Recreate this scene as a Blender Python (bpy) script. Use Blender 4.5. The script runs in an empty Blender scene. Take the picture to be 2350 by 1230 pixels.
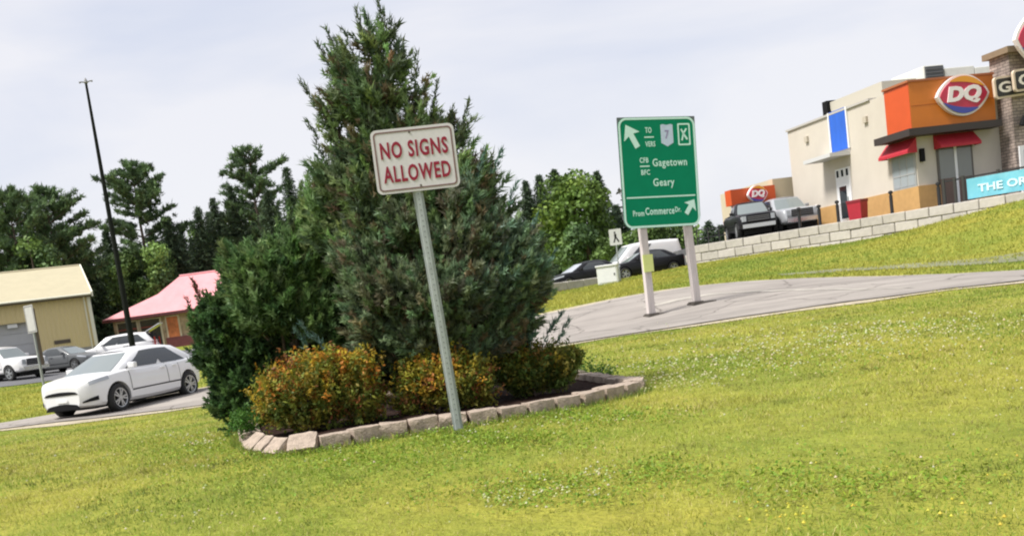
import bpy, bmesh, math, random
import numpy as np
from mathutils import Vector, Matrix
random.seed(7); RNG = np.random.default_rng(7)
SC = bpy.context.scene; COL = SC.collection
R_ = math.radians

# ------------------------------------------------------------------ camera
EYE = 0.93; FPX = 2350.0; CXP, CYP = 1175.0, 967.0
PITCH = math.atan(0.117); ROLL = R_(7.7)
_F = np.array([0, math.cos(PITCH), -math.sin(PITCH)]); _R0 = np.array([1.0, 0, 0]); _U0 = np.array([0, math.sin(PITCH), math.cos(PITCH)])
_R = _R0*math.cos(ROLL) - _U0*math.sin(ROLL); _U = _U0*math.cos(ROLL) + _R0*math.sin(ROLL)
cam = bpy.data.cameras.new('camera'); cam_o = bpy.data.objects.new('camera', cam); COL.objects.link(cam_o)
m = Matrix.Identity(4)
for i in range(3):
    m[i][0] = _R[i]; m[i][1] = _U[i]; m[i][2] = -_F[i]
m[2][3] = EYE
cam_o.matrix_world = m
cam.sensor_width = 36; cam.lens = 36; cam.shift_y = (CYP-615)/2350; cam.clip_start = 0.1; cam.clip_end = 4000
SC.camera = cam_o
# ------------------------------------------------------------------ sky, sun, exposure
SUN_EL, SUN_AZ = R_(57), R_(-112)          # azimuth from +Y towards +X: high on the left
w = bpy.data.worlds.new('World'); SC.world = w; w.use_nodes = True
nt = w.node_tree; nt.nodes.clear()
def N(t, kind, **kw):
    n = t.nodes.new(kind)
    for k, v in kw.items(): setattr(n, k, v)
    return n
sky = N(nt, 'ShaderNodeTexSky', sky_type='NISHITA'); sky.sun_disc = False; sky.sun_elevation = SUN_EL; sky.sun_rotation = SUN_AZ
sky.air_density = 1.0; sky.dust_density = 2.0
sk = N(nt, 'ShaderNodeVectorMath', operation='SCALE'); sk.inputs['Scale'].default_value = 0.075
nt.links.new(sky.outputs[0], sk.inputs[0])
tc = N(nt, 'ShaderNodeTexCoord'); mp = N(nt, 'ShaderNodeMapping'); mp.inputs['Scale'].default_value = (1.1, 1.1, 4.2); mp.inputs['Rotation'].default_value = (0.1, 0.05, 0)
nt.links.new(tc.outputs['Generated'], mp.inputs[0])
no = N(nt, 'ShaderNodeTexNoise'); no.inputs['Scale'].default_value = 1.6; no.inputs['Detail'].default_value = 6; no.inputs['Roughness'].default_value = 0.5; no.inputs['Distortion'].default_value = 0.4
nt.links.new(mp.outputs[0], no.inputs['Vector'])
cr = N(nt, 'ShaderNodeValToRGB'); cr.color_ramp.elements[0].position = 0.40; cr.color_ramp.elements[1].position = 0.60
cr.color_ramp.elements[0].color = (0.378, 0.394, 0.452, 1); cr.color_ramp.elements[1].color = (0.468, 0.463, 0.482, 1)
nt.links.new(no.outputs['Fac'], cr.inputs[0])
mx = N(nt, 'ShaderNodeMix', data_type='RGBA'); mx.inputs['Factor'].default_value = 0.86
nt.links.new(sk.outputs[0], mx.inputs['A']); nt.links.new(cr.outputs[0], mx.inputs['B'])
bg = N(nt, 'ShaderNodeBackground'); bg.inputs['Strength'].default_value = 1.0
ow = N(nt, 'ShaderNodeOutputWorld'); nt.links.new(mx.outputs['Result'], bg.inputs[0]); nt.links.new(bg.outputs[0], ow.inputs[0])
sl = bpy.data.lights.new('sun', 'SUN'); sl.energy = 3.2; sl.angle = R_(14); sl.color = (1, 0.965, 0.91)
so = bpy.data.objects.new('sun', sl); COL.objects.link(so)
sd = Vector((math.sin(SUN_AZ)*math.cos(SUN_EL), math.cos(SUN_AZ)*math.cos(SUN_EL), math.sin(SUN_EL)))
so.rotation_euler = (-sd).to_track_quat('-Z', 'Y').to_euler(); so.location = (-10, 20, 40)
vs = SC.view_settings; vs.view_transform = 'Standard'; vs.look = 'None'; vs.exposure = 1.02; vs.gamma = 1.0; vs.use_curve_mapping = False
SC.render.filter_size = 2.1
try: SC.cycles.filter_width = 2.1
except Exception: pass
SC.cycles.max_bounces = 6; SC.cycles.transparent_max_bounces = 4

# ------------------------------------------------------------------ pixel helpers (photograph pixels -> real places at a chosen distance)
def ray(px, py):
    return _F + (px-CXP)/FPX*_R - (py-CYP)/FPX*_U
def at(px, py, Y):
    d = ray(px, py); s = Y/d[1]; return Vector((d[0]*s, Y, EYE+d[2]*s))

# ------------------------------------------------------------------ terrain height
_an = []
for x, y in ((-9, 1), (0, 1), (9, 1), (-4, 4.5), (4, 4.5), (-8, -12), (8, -12), (-3, 8.5), (2, 8.7), (-0.6, 11), (0, 14)): _an.append((x, y, 0.0))
for px, py, Y in ((0, 985, 23), (240, 958, 23), (480, 925, 23), (0, 965, 29), (275, 946, 24), (300, 1000, 15), (100, 1020, 15),
                  (0, 880, 55), (200, 858, 55), (0, 912, 42), (1290, 795, 18.2), (1560, 750, 19.5), (1862, 706, 19.5), (2165, 664, 19.5), (2350, 645, 18.5),
                  (1503, 728, 24), (1592, 699, 24.6), (1560, 662, 30), (1795, 642, 29), (1963, 638, 27), (2350, 622, 23),
                  (1950, 610, 34), (2350, 580, 30), (1280, 690, 36), (1300, 668, 50), (1480, 639, 56),
                  (1600, 608, 52), (1800, 575, 49), (2000, 548, 46), (2150, 514, 43.5), (2350, 458, 40.5)):
    p = at(px, py, Y); _an.append((p.x, p.y, p.z))
for x, y, z in ((-60, 25, -.5), (-60, 60, .3), (-20, 75, .8), (0, 75, 1.3), (30, 75, 1.8), (45, 40, 2.4), (45, 18, 0.3), (25, 10, 0.1), (-30, 8, -.2), (-60, 110, 1.2), (0, 110, 1.5), (60, 110, 2), (-10, 30, -.3), (-5, 45, .4), (-15, 24, -.47)): _an.append((x, y, z))
_an = np.array(_an)
def _tps(r2): return np.where(r2 > 1e-9, 0.5*r2*np.log(np.maximum(r2, 1e-9)), 0)
def _fit():
    P = _an[:, :2]/20; n = len(P)
    K = _tps(((P[:, None]-P[None])**2).sum(-1)) + 0.002*np.eye(n)
    A = np.zeros((n+3, n+3)); A[:n, :n] = K; A[:n, n] = 1; A[:n, n+1:] = P; A[n, :n] = 1; A[n+1:, :n] = P.T
    return P, np.linalg.solve(A, np.r_[_an[:, 2], 0, 0, 0])
_TP, _TW = _fit()
def zt(x, y):
    x = np.asarray(x, float); y = np.asarray(y, float); sh = x.shape
    q = np.stack([x.ravel(), y.ravel()], -1)/20
    o = np.zeros(len(q))
    for s in range(0, len(q), 20000):
        b = q[s:s+20000]
        o[s:s+20000] = _tps(((b[:, None]-_TP[None])**2).sum(-1)) @ _TW[:len(_TP)] + _TW[-3] + b @ _TW[-2:]
    X = q[:, 0]*20; Y = q[:, 1]*20
    far = np.clip((np.hypot(X, Y-30)-75)/50, 0, 1); far = far*far*(3-2*far)
    o = np.clip(o, -1.2, 4)*(1-far) + 1.4*far
    return o.reshape(sh)
def gz(x, y): return float(zt(np.array([x]), np.array([y]))[0])
def ghit(px, py):                       # where the line of sight of a pixel meets the ground
    d = ray(px, py); s = np.linspace(2, 90, 1500)
    P = np.array([0, 0, EYE])+s[:, None]*d
    b = P[:, 2] < zt(P[:, 0], P[:, 1])
    k = np.argmax(b) if b.any() else len(s)-1
    return Vector((P[k, 0], P[k, 1], float(zt(P[k:k+1, 0], P[k:k+1, 1])[0])))

# ------------------------------------------------------------------ materials
MATS = {}
def mat(name, col, rough=0.7, var=0.0, scale=8.0, metal=0.0, bump=0.0, bscale=None, col2=None, spec=0.5, coat=0.0, detail=5, stretch=None, emit=None):
    if name in MATS: return MATS[name]
    mm = bpy.data.materials.new(name); mm.use_nodes = True; t = mm.node_tree; b = t.nodes['Principled BSDF']
    b.inputs['Roughness'].default_value = rough; b.inputs['Metallic'].default_value = metal
    b.inputs['Specular IOR Level'].default_value = spec; b.inputs['Coat Weight'].default_value = coat
    c = tuple(col)+(1,)
    b.inputs['Base Color'].default_value = c
    tcn = N(t, 'ShaderNodeTexCoord'); src = tcn.outputs['Object']
    if stretch:
        mpn = N(t, 'ShaderNodeMapping'); mpn.inputs['Scale'].default_value = stretch; t.links.new(src, mpn.inputs[0]); src = mpn.outputs[0]
    if var > 0 or col2:
        n = N(t, 'ShaderNodeTexNoise'); n.inputs['Scale'].default_value = scale; n.inputs['Detail'].default_value = detail; n.inputs['Roughness'].default_value = 0.65
        t.links.new(src, n.inputs['Vector'])
        r = N(t, 'ShaderNodeValToRGB'); r.color_ramp.elements[0].position = 0.3; r.color_ramp.elements[1].position = 0.7
        if col2: a, d = tuple(col)+(1,), tuple(col2)+(1,)
        else: a, d = tuple(x*(1-var) for x in col)+(1,), tuple(min(1, x*(1+var)) for x in col)+(1,)
        r.color_ramp.elements[0].color = a; r.color_ramp.elements[1].color = d
        t.links.new(n.outputs['Fac'], r.inputs[0]); t.links.new(r.outputs[0], b.inputs['Base Color'])
    if bump > 0:
        n2 = N(t, 'ShaderNodeTexNoise'); n2.inputs['Scale'].default_value = bscale or scale*4; n2.inputs['Detail'].default_value = 4
        t.links.new(src, n2.inputs['Vector'])
        bp = N(t, 'ShaderNodeBump'); bp.inputs['Strength'].default_value = bump; bp.inputs['Distance'].default_value = 0.02
        t.links.new(n2.outputs['Fac'], bp.inputs['Height']); t.links.new(bp.outputs[0], b.inputs['Normal'])
    MATS[name] = mm; return mm
def leafmat(name, trans=0.3, rough=0.6, tint=(1, 1, 1)):
    if name in MATS: return MATS[name]
    mm = bpy.data.materials.new(name); mm.use_nodes = True; t = mm.node_tree; t.nodes.clear()
    a = N(t, 'ShaderNodeAttribute', attribute_name='col')
    d = N(t, 'ShaderNodeBsdfPrincipled'); d.inputs['Roughness'].default_value = rough; d.inputs['Specular IOR Level'].default_value = 0.25
    tr = N(t, 'ShaderNodeBsdfTranslucent'); mxs = N(t, 'ShaderNodeMixShader'); mxs.inputs[0].default_value = trans
    o = N(t, 'ShaderNodeOutputMaterial')
    t.links.new(a.outputs['Color'], d.inputs['Base Color']); t.links.new(a.outputs['Color'], tr.inputs['Color'])
    t.links.new(d.outputs[0], mxs.inputs[1]); t.links.new(tr.outputs[0], mxs.inputs[2]); t.links.new(mxs.outputs[0], o.inputs[0])
    MATS[name] = mm; return mm

# ------------------------------------------------------------------ object helpers
def props(o, label=None, cat=None, group=None, kind=None):
    if label: o['label'] = label
    if cat: o['category'] = cat
    if group: o['group'] = group
    if kind: o['kind'] = kind
    return o
def link(o, parent=None):
    COL.objects.link(o)
    if parent is not None: o.parent = parent
    return o
def empty(name, loc, rz=0, label=None, cat=None, group=None, rot=None):
    o = bpy.data.objects.new(name, None); o.empty_display_size = 0.2; link(o)
    o.location = loc; o.rotation_euler = rot if rot else (0, 0, rz)
    return props(o, label, cat, group)
def copy_tree(o, parent=None, keep=True):
    c = o.copy(); COL.objects.link(c)
    if parent is not None: c.parent = parent
    for ch in list(o.children): copy_tree(ch, c)
    return c
class MB:
    def __init__(s): s.v = []; s.f = []
    def add(s, vs, fs):
        b = len(s.v); s.v += [tuple(p) for p in vs]; s.f += [tuple(i+b for i in f) for f in fs]; return s
    def box(s, c, d, rz=0, M=None):
        x, y, z = d[0]/2, d[1]/2, d[2]/2
        P = [Vector(q) for q in ((-x, -y, -z), (x, -y, -z), (x, y, -z), (-x, y, -z), (-x, -y, z), (x, -y, z), (x, y, z), (-x, y, z))]
        if rz: P = [Matrix.Rotation(rz, 3, 'Z') @ q for q in P]
        if M is not None: P = [M @ q for q in P]
        P = [q+Vector(c) for q in P]
        return s.add(P, [(0, 3, 2, 1), (4, 5, 6, 7), (0, 1, 5, 4), (1, 2, 6, 5), (2, 3, 7, 6), (3, 0, 4, 7)])
    def bx(s, x0, x1, y0, y1, z0, z1): return s.box(((x0+x1)/2, (y0+y1)/2, (z0+z1)/2), (abs(x1-x0), abs(y1-y0), abs(z1-z0)))
    def tube(s, pts, rad, n=8, cap=True):
        pts = [Vector(p) for p in pts]; k = len(pts)
        if not hasattr(rad, '__len__'): rad = [rad]*k
        V = []
        for i, p in enumerate(pts):
            d = (pts[min(i+1, k-1)]-pts[max(i-1, 0)]).normalized()
            a = d.orthogonal().normalized() if abs(d.z) < .95 else Vector((1, 0, 0))
            a = (a - d*a.dot(d)).normalized(); b = d.cross(a)
            for j in range(n):
                t = 2*math.pi*j/n; V.append(p+(a*math.cos(t)+b*math.sin(t))*rad[i])
        F = [(i*n+j, i*n+(j+1) % n, (i+1)*n+(j+1) % n, (i+1)*n+j) for i in range(k-1) for j in range(n)]
        if cap: F += [tuple(range(n-1, -1, -1)), tuple((k-1)*n+j for j in range(n))]
        return s.add(V, F)
    def prism(s, poly, y0, y1):          # polygon in XZ (counter-clockwise seen from -Y) extruded along Y
        n = len(poly)
        V = [(x, y0, z) for x, z in poly]+[(x, y1, z) for x, z in poly]
        return s.add(V, [tuple(range(n)), tuple(range(2*n-1, n-1, -1))]+[(i, n+i, n+(i+1) % n, (i+1) % n) for i in range(n)])
    def ring(s, outer, inner, y0, y1):
        n = len(outer)
        V = [(x, y0, z) for x, z in outer]+[(x, y0, z) for x, z in inner]+[(x, y1, z) for x, z in outer]+[(x, y1, z) for x, z in inner]
        F = []
        for i in range(n):
            j = (i+1) % n
            F += [(i, j, n+j, n+i), (i, 2*n+i, 2*n+j, j), (n+i, n+j, 3*n+j, 3*n+i)]
        return s.add(V, F)
    def lathe(s, prof, n=20, axis='Y', c=(0, 0, 0)):   # prof: (r, h)
        V = []
        for r, h in prof:
            for j in range(n):
                t = 2*math.pi*j/n
                p = (r*math.cos(t), h, r*math.sin(t)) if axis == 'Y' else (r*math.cos(t), r*math.sin(t), h)
                V.append((p[0]+c[0], p[1]+c[1], p[2]+c[2]))
        k = len(prof)
        F = [(i*n+j, (i+1)*n+j, (i+1)*n+(j+1) % n, i*n+(j+1) % n) for i in range(k-1) for j in range(n)]
        return s.add(V, F)
    def mesh(s, name, smooth=False, fix=True):
        me = bpy.data.meshes.new(name); me.from_pydata(s.v, [], s.f)
        if fix:
            bm = bmesh.new(); bm.from_mesh(me); bmesh.ops.recalc_face_normals(bm, faces=bm.faces); bm.to_mesh(me); bm.free()
        if smooth:
            me.polygons.foreach_set('use_smooth', [True]*len(me.polygons)); me.set_sharp_from_angle(angle=R_(38))
        me.update(); return me
    def build(s, name, material, parent=None, loc=None, smooth=False, bevel=0, rot=None, **pr):
        me = s.mesh(name, smooth)
        if bevel: bev(me, bevel)
        return mobj(name, me, material, parent, loc, rot, **pr)
def bev(me, wdt, seg=2):
    bm = bmesh.new(); bm.from_mesh(me)
    bmesh.ops.bevel(bm, geom=bm.edges, offset=wdt, segments=seg, affect='EDGES', profile=0.6); bm.to_mesh(me); bm.free()
def mobj(name, me, material, parent=None, loc=None, rot=None, **pr):
    o = bpy.data.objects.new(name, me); link(o, parent)
    if material is not None and not me.materials: me.materials.append(material)
    if loc is not None: o.location = loc
    if rot is not None: o.rotation_euler = rot
    return props(o, **pr)
def trimesh(name, V, C, k=3):
    V = np.ascontiguousarray(V, np.float32).reshape(-1, 3); n = len(V)//k
    me = bpy.data.meshes.new(name); me.vertices.add(n*k); me.vertices.foreach_set('co', V.ravel())
    me.loops.add(n*k); me.loops.foreach_set('vertex_index', np.arange(n*k, dtype=np.int32))
    me.polygons.add(n); me.polygons.foreach_set('loop_start', np.arange(0, n*k, k, dtype=np.int32))
    me.update(calc_edges=True)
    at_ = me.color_attributes.new('col', 'FLOAT_COLOR', 'POINT')
    C = np.asarray(C, np.float32)
    if len(C) == n: C = np.repeat(C, k, 0)
    at_.data.foreach_set('color', np.c_[C, np.ones(len(C), np.float32)].astype(np.float32).ravel())
    return me
def rrect(x0, x1, z0, z1, r, n=6, rt=None):
    rt = r if rt is None else rt; P = []
    for cx, cz, a, rr in ((x1-r, z0+r, -90, r), (x1-rt, z1-rt, 0, rt), (x0+rt, z1-rt, 90, rt), (x0+r, z0+r, 180, r)):
        for i in range(n+1):
            t = R_(a+90*i/n); P.append((cx+rr*math.cos(t), cz+rr*math.sin(t)))
    return P
def text_mesh(s, width, height, depth=0.003, bold=0.0, shear=0.0, space=1.0):
    cu = bpy.data.curves.new('lettering', 'FONT'); cu.body = s; cu.size = 1; cu.extrude = 0.0; cu.offset = bold; cu.shear = shear; cu.space_character = space; cu.resolution_u = 3
    o = bpy.data.objects.new('tmp', cu); COL.objects.link(o)
    bpy.context.view_layer.update()
    me = bpy.data.meshes.new_from_object(o.evaluated_get(bpy.context.evaluated_depsgraph_get()))
    bpy.data.objects.remove(o); bpy.data.curves.remove(cu)
    V = np.array([v.co[:] for v in me.vertices]); lo = V.min(0); hi = V.max(0)
    sx = width/(hi[0]-lo[0]); sz = height/(hi[1]-lo[1])
    for v in me.vertices:
        x = (v.co.x-(lo[0]+hi[0])/2)*sx; z = (v.co.y-(lo[1]+hi[1])/2)*sz; v.co = (x, 0, z)
    bm = bmesh.new(); bm.from_mesh(me)
    bmesh.ops.recalc_face_normals(bm, faces=bm.faces)
    for f in bm.faces:
        if f.normal.y > 0: f.normal_flip()
    g = bmesh.ops.extrude_face_region(bm, geom=bm.faces[:])
    for v in [q for q in g['geom'] if isinstance(q, bmesh.types.BMVert)]: v.co.y -= depth
    for f in bm.faces: f.smooth = False
    bm.to_mesh(me); bm.free(); me.name = 'lettering'; return me
def lettering(s, w_, h_, m_, parent, loc, bold=0.02, shear=0.0, name='lettering', rot=None, depth=0.003, space=1.0):
    return mobj(name, text_mesh(s, w_, h_, depth, bold, shear, space), m_, parent, loc, rot)

# ------------------------------------------------------------------ common materials
lawn_m = bpy.data.materials.new('lawn_soil_and_grass'); lawn_m.use_nodes = True
def _lawn():
    t = lawn_m.node_tree; b = t.nodes['Principled BSDF']; b.inputs['Roughness'].default_value = 0.9; b.inputs['Specular IOR Level'].default_value = 0.15
    tcn = N(t, 'ShaderNodeTexCoord')
    n1 = N(t, 'ShaderNodeTexNoise'); n1.inputs['Scale'].default_value = 0.35; n1.inputs['Detail'].default_value = 6; n1.inputs['Roughness'].default_value = 0.6
    n2 = N(t, 'ShaderNodeTexNoise'); n2.inputs['Scale'].default_value = 3.5; n2.inputs['Detail'].default_value = 8; n2.inputs['Roughness'].default_value = 0.75
    for n in (n1, n2): t.links.new(tcn.outputs['Object'], n.inputs['Vector'])
    r1 = N(t, 'ShaderNodeValToRGB'); e = r1.color_ramp.elements; e[0].position = .35; e[1].position = .66
    e[0].color = (0.165, 0.21, 0.03, 1); e[1].color = (0.285, 0.265, 0.045, 1)
    r2 = N(t, 'ShaderNodeValToRGB'); e = r2.color_ramp.elements; e[0].position = .3; e[1].position = .7
    e[0].color = (0.62, 0.66, 0.55, 1); e[1].color = (1.25, 1.2, 1.2, 1)
    t.links.new(n1.outputs['Fac'], r1.inputs[0]); t.links.new(n2.outputs['Fac'], r2.inputs[0])
    mm = N(t, 'ShaderNodeMix', data_type='RGBA', blend_type='MULTIPLY'); mm.inputs['Factor'].default_value = 1
    t.links.new(r1.outputs[0], mm.inputs['A']); t.links.new(r2.outputs[0], mm.inputs['B']); t.links.new(mm.outputs['Result'], b.inputs['Base Color'])
    n3 = N(t, 'ShaderNodeTexNoise'); n3.inputs['Scale'].default_value = 22; n3.inputs['Detail'].default_value = 5; t.links.new(tcn.outputs['Object'], n3.inputs['Vector'])
    bp = N(t, 'ShaderNodeBump'); bp.inputs['Strength'].default_value = 0.7; bp.inputs['Distance'].default_value = 0.06; t.links.new(n3.outputs['Fac'], bp.inputs['Height']); t.links.new(bp.outputs[0], b.inputs['Normal'])
_lawn()
asphalt = mat('worn_asphalt', (0.275, 0.252, 0.232), 0.95, 0.16, 0.45, bump=0.35, bscale=60, spec=.2)
def _cracks():
    t = asphalt.node_tree; b = t.nodes['Principled BSDF']; src = b.inputs['Base Color'].links[0].from_socket
    tcn = N(t, 'ShaderNodeTexCoord'); nz = N(t, 'ShaderNodeTexNoise'); nz.inputs['Scale'].default_value = 1.1; nz.inputs['Detail'].default_value = 5
    t.links.new(tcn.outputs['Object'], nz.inputs['Vector'])
    mv = N(t, 'ShaderNodeMix', data_type='VECTOR'); mv.inputs['Factor'].default_value = .35; t.links.new(tcn.outputs['Object'], mv.inputs['A']); t.links.new(nz.outputs['Color'], mv.inputs['B'])
    vo = N(t, 'ShaderNodeTexVoronoi', feature='DISTANCE_TO_EDGE'); vo.inputs['Scale'].default_value = .55; t.links.new(mv.outputs['Result'], vo.inputs['Vector'])
    r = N(t, 'ShaderNodeValToRGB'); e = r.color_ramp.elements; e[0].position = .003; e[1].position = .012; e[0].color = (.50, .49, .48, 1); e[1].color = (1, 1, 1, 1); t.links.new(vo.outputs['Distance'], r.inputs[0])
    wv = N(t, 'ShaderNodeTexNoise'); wv.inputs['Scale'].default_value = .9; wv.inputs['Detail'].default_value = 3; mp_ = N(t, 'ShaderNodeMapping'); mp_.inputs['Scale'].default_value = (.12, 1.6, 1); t.links.new(tcn.outputs['Object'], mp_.inputs[0]); t.links.new(mp_.outputs[0], wv.inputs['Vector'])
    r2 = N(t, 'ShaderNodeValToRGB'); e = r2.color_ramp.elements; e[0].position = .36; e[1].position = .6; e[0].color = (.84, .83, .82, 1); e[1].color = (1.06, 1.05, 1.03, 1); t.links.new(wv.outputs['Fac'], r2.inputs[0])
    m1 = N(t, 'ShaderNodeMix', data_type='RGBA', blend_type='MULTIPLY'); m1.inputs['Factor'].default_value = 1; t.links.new(src, m1.inputs['A']); t.links.new(r.outputs[0], m1.inputs['B'])
    m2 = N(t, 'ShaderNodeMix', data_type='RGBA', blend_type='MULTIPLY'); m2.inputs['Factor'].default_value = 1; t.links.new(m1.outputs['Result'], m2.inputs['A']); t.links.new(r2.outputs[0], m2.inputs['B']); t.links.new(m2.outputs['Result'], b.inputs['Base Color'])
_cracks()
asphalt2 = mat('dark_asphalt', (0.10, 0.10, 0.105), 0.9, 0.2, 0.4, bump=0.3, bscale=50)
gravel_m = mat('tan_gravel', (0.36, 0.31, 0.22), 0.95, 0.3, 6, bump=0.5, bscale=60)
swale_m = mat('grey_gravel_and_weeds', (0.17, 0.175, 0.10), 0.95, 0.3, 1.2, bump=0.5, bscale=40)
galv = mat('galvanised_steel', (0.36, 0.39, 0.39), 0.45, 0.15, 14, metal=0.35)
dark = mat('black_plastic', (0.008, 0.008, 0.009), 0.7, spec=.15)
blackp = mat('black_paint', (0.02, 0.02, 0.022), 0.4)
white_p = mat('white_paint', (0.74, 0.74, 0.74), 0.5, 0.04, 5)
wood_m = mat('weathered_timber', (0.42, 0.38, 0.34), 0.8, 0.2, 6, stretch=(6, 6, .6), bump=0.2, bscale=30)
conc = mat('pale_concrete', (0.42, 0.39, 0.355), 0.9, 0.16, 1.8, bump=0.4, bscale=30)
conc_b = mat('stained_concrete', (0.37, 0.345, 0.31), 0.9, 0.25, 1.5, bump=0.4, bscale=30); conc_c = mat('light_concrete', (0.455, 0.425, 0.385), 0.9, 0.14, 2.2, bump=0.4, bscale=30)
glass_d = mat('dark_glass', (0.02, 0.025, 0.03), 0.06, spec=0.8)
glass_g = mat('tinted_window_glass', (0.16, 0.17, 0.15), 0.12, spec=0.8)
bark = mat('rough_bark', (0.10, 0.075, 0.055), 0.9, 0.3, 14, bump=0.6, bscale=30, stretch=(3, 3, .6))
# ================================================================== SETTING
def axis_grid(lo, hi, fine_lo, fine_hi, step, growth=1.16):
    a = list(np.arange(fine_lo, fine_hi+1e-6, step)); s = step; x = a[-1]
    while x < hi: s *= growth; x += s; a.append(x)
    s = step; x = a[0]
    while x > lo: s *= growth; x -= s; a.insert(0, x)
    return np.array(a)
gx = axis_grid(-900, 900, -24, 26, 0.5); gy = axis_grid(-150, 1800, 1, 58, 0.5)
XX, YY = np.meshgrid(gx, gy); ZZ = zt(XX, YY)
def micro(x, y): return 0.012*np.sin(x*2.1+1.3*np.sin(y*1.7))*np.sin(y*2.6+.9*np.sin(x*1.1))
ZZ = ZZ + micro(XX, YY)
def gridmesh(name, X, Y, Z):
    ny, nx = X.shape
    V = np.stack([X, Y, Z], -1).reshape(-1, 3)
    me = bpy.data.meshes.new(name)
    i = (np.arange(ny-1)[:, None]*nx+np.arange(nx-1)[None]).ravel()
    F = np.stack([i, i+1, i+nx+1, i+nx], -1)
    me.vertices.add(len(V)); me.vertices.foreach_set('co', V.astype(np.float32).ravel())
    me.loops.add(F.size); me.loops.foreach_set('vertex_index', F.astype(np.int32).ravel())
    me.polygons.add(len(F)); me.polygons.foreach_set('loop_start', np.arange(0, F.size, 4, dtype=np.int32))
    me.update(calc_edges=True); me.polygons.foreach_set('use_smooth', [True]*len(F)); return me
mobj('ground', gridmesh('ground', XX, YY, ZZ), lawn_m, label='rolling mown lawn and ground reaching the horizon', kind='structure')

def strip(name, lo, hi, material, lift, label, nu=90, nv=10):
    """a draped sheet between two polylines given in world x,y"""
    def res(P):
        P = np.array([(p[0], p[1]) for p in P]); d = np.r_[0, np.cumsum(np.hypot(*np.diff(P, axis=0).T))]; t = np.linspace(0, d[-1], nu)
        Q = np.stack([np.interp(t, d, P[:, k]) for k in (0, 1)], -1)
        for _ in range(6): Q[1:-1] = (Q[:-2]+2*Q[1:-1]+Q[2:])/4
        return Q
    A, B = res(lo), res(hi); s = np.linspace(0, 1, nv)[:, None, None]
    G = A[None]*(1-s)+B[None]*s
    G[0, :, 1] += 0.05*np.sin(np.arange(nu)*1.7)+.05*np.sin(np.arange(nu)*.61)
    Z = zt(G[..., 0], G[..., 1])+micro(G[..., 0], G[..., 1])+lift
    return mobj(name, gridmesh(name, G[..., 0], G[..., 1], Z), material, label=label, kind='structure')
road_lo = [(-70, 21.5), tuple(at(0, 985, 23))[:2], tuple(at(480, 925, 22.6))[:2], (-4, 21.6), (-1, 19.4)] + [tuple(ghit(*p))[:2] for p in ((1290, 793), (1560, 751), (1862, 707), (2165, 664), (2350, 646))]
d = np.array(road_lo[-1])-np.array(road_lo[-2]); road_lo.append(tuple(np.array(road_lo[-1])+d*6))
road_hi = [(-70, 26.5), tuple(at(0, 968, 26.6))[:2], (-6, 28.0), (-1, 29), tuple(at(1310, 700, 29.5))[:2], tuple(at(1560, 662, 30))[:2], tuple(at(1795, 642, 29))[:2], tuple(at(1963, 638, 27))[:2], tuple(at(2350, 622, 23))[:2]]
d = np.array(road_hi[-1])-np.array(road_hi[-2]); road_hi.append(tuple(np.array(road_hi[-1])+d*3))
strip('gravel_shoulder', [(x, y-0.75) for x, y in road_lo], [(x, y+.5) for x, y in road_lo], gravel_m, 0.012, 'tan gravel edge along the near side of the road', 120, 6)
strip('gravel_shoulder', [(x, y-.5) for x, y in road_hi], [(x, y+0.7) for x, y in road_hi], gravel_m, 0.012, 'tan gravel edge along the far side of the road', 120, 6)
strip('road', road_lo, road_hi, asphalt, 0.03, 'worn pinkish grey asphalt road bending past the green sign', 140, 24)
pl = [tuple(at(1480, 690, 25.7))[:2], tuple(at(1640, 676, 26.0))[:2], tuple(at(1800, 674, 24.5))[:2], tuple(at(1960, 676, 22.6))[:2], tuple(at(2100, 668, 20.7))[:2]]
strip('road_edge_line', pl, [(x, y+.45) for x, y in pl], mat('faded_edge_line', (0.33, 0.305, 0.265), .9, .25, 2), 0.036, 'faded pale line worn across the asphalt', 40, 3)
sw = [tuple(at(1800, 626, 32.0))[:2], tuple(at(1950, 617, 31))[:2], tuple(at(2150, 610, 29))[:2], tuple(at(2350, 600, 27))[:2], (20, 26)]
strip('gravel_swale', sw, [(x+.2, y+1.6+.5*i) for i, (x, y) in enumerate(sw)], swale_m, 0.02, 'grey weedy gravel swale in the grass below the retaining wall', 60, 6)
strip('car_park', [(-75, 51), (-30, 51.5), (-18, 51.5), (-5, 52)], [(-75, 68), (-30, 68), (-18, 68), (-5, 68)], asphalt2, 0.03, 'dark asphalt car park behind the far grass bank', 80, 14)

# raised restaurant lot behind the retaining wall
LOT = 2.42
WL, WR = at(1588, 565, 53), at(2420, 437, 39.6)
WLx, WLy, WRx, WRy = WL.x, WL.y, WR.x, WR.y
mb = MB(); poly = [(WLx, WLy+.62), (WRx, WRy+.62), (70, 34), (70, 110), (WLx+1, 110)]
mb.add([(x, y, LOT) for x, y in poly]+[(x, y, 0.2) for x, y in poly], [(0, 1, 2, 3, 4)]+[(i, i+5, (i+1) % 5+5, (i+1) % 5) for i in range(5)])
mb.build('restaurant_lot', asphalt2, label='raised paved lot of the restaurant behind the block wall', kind='structure')

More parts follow.
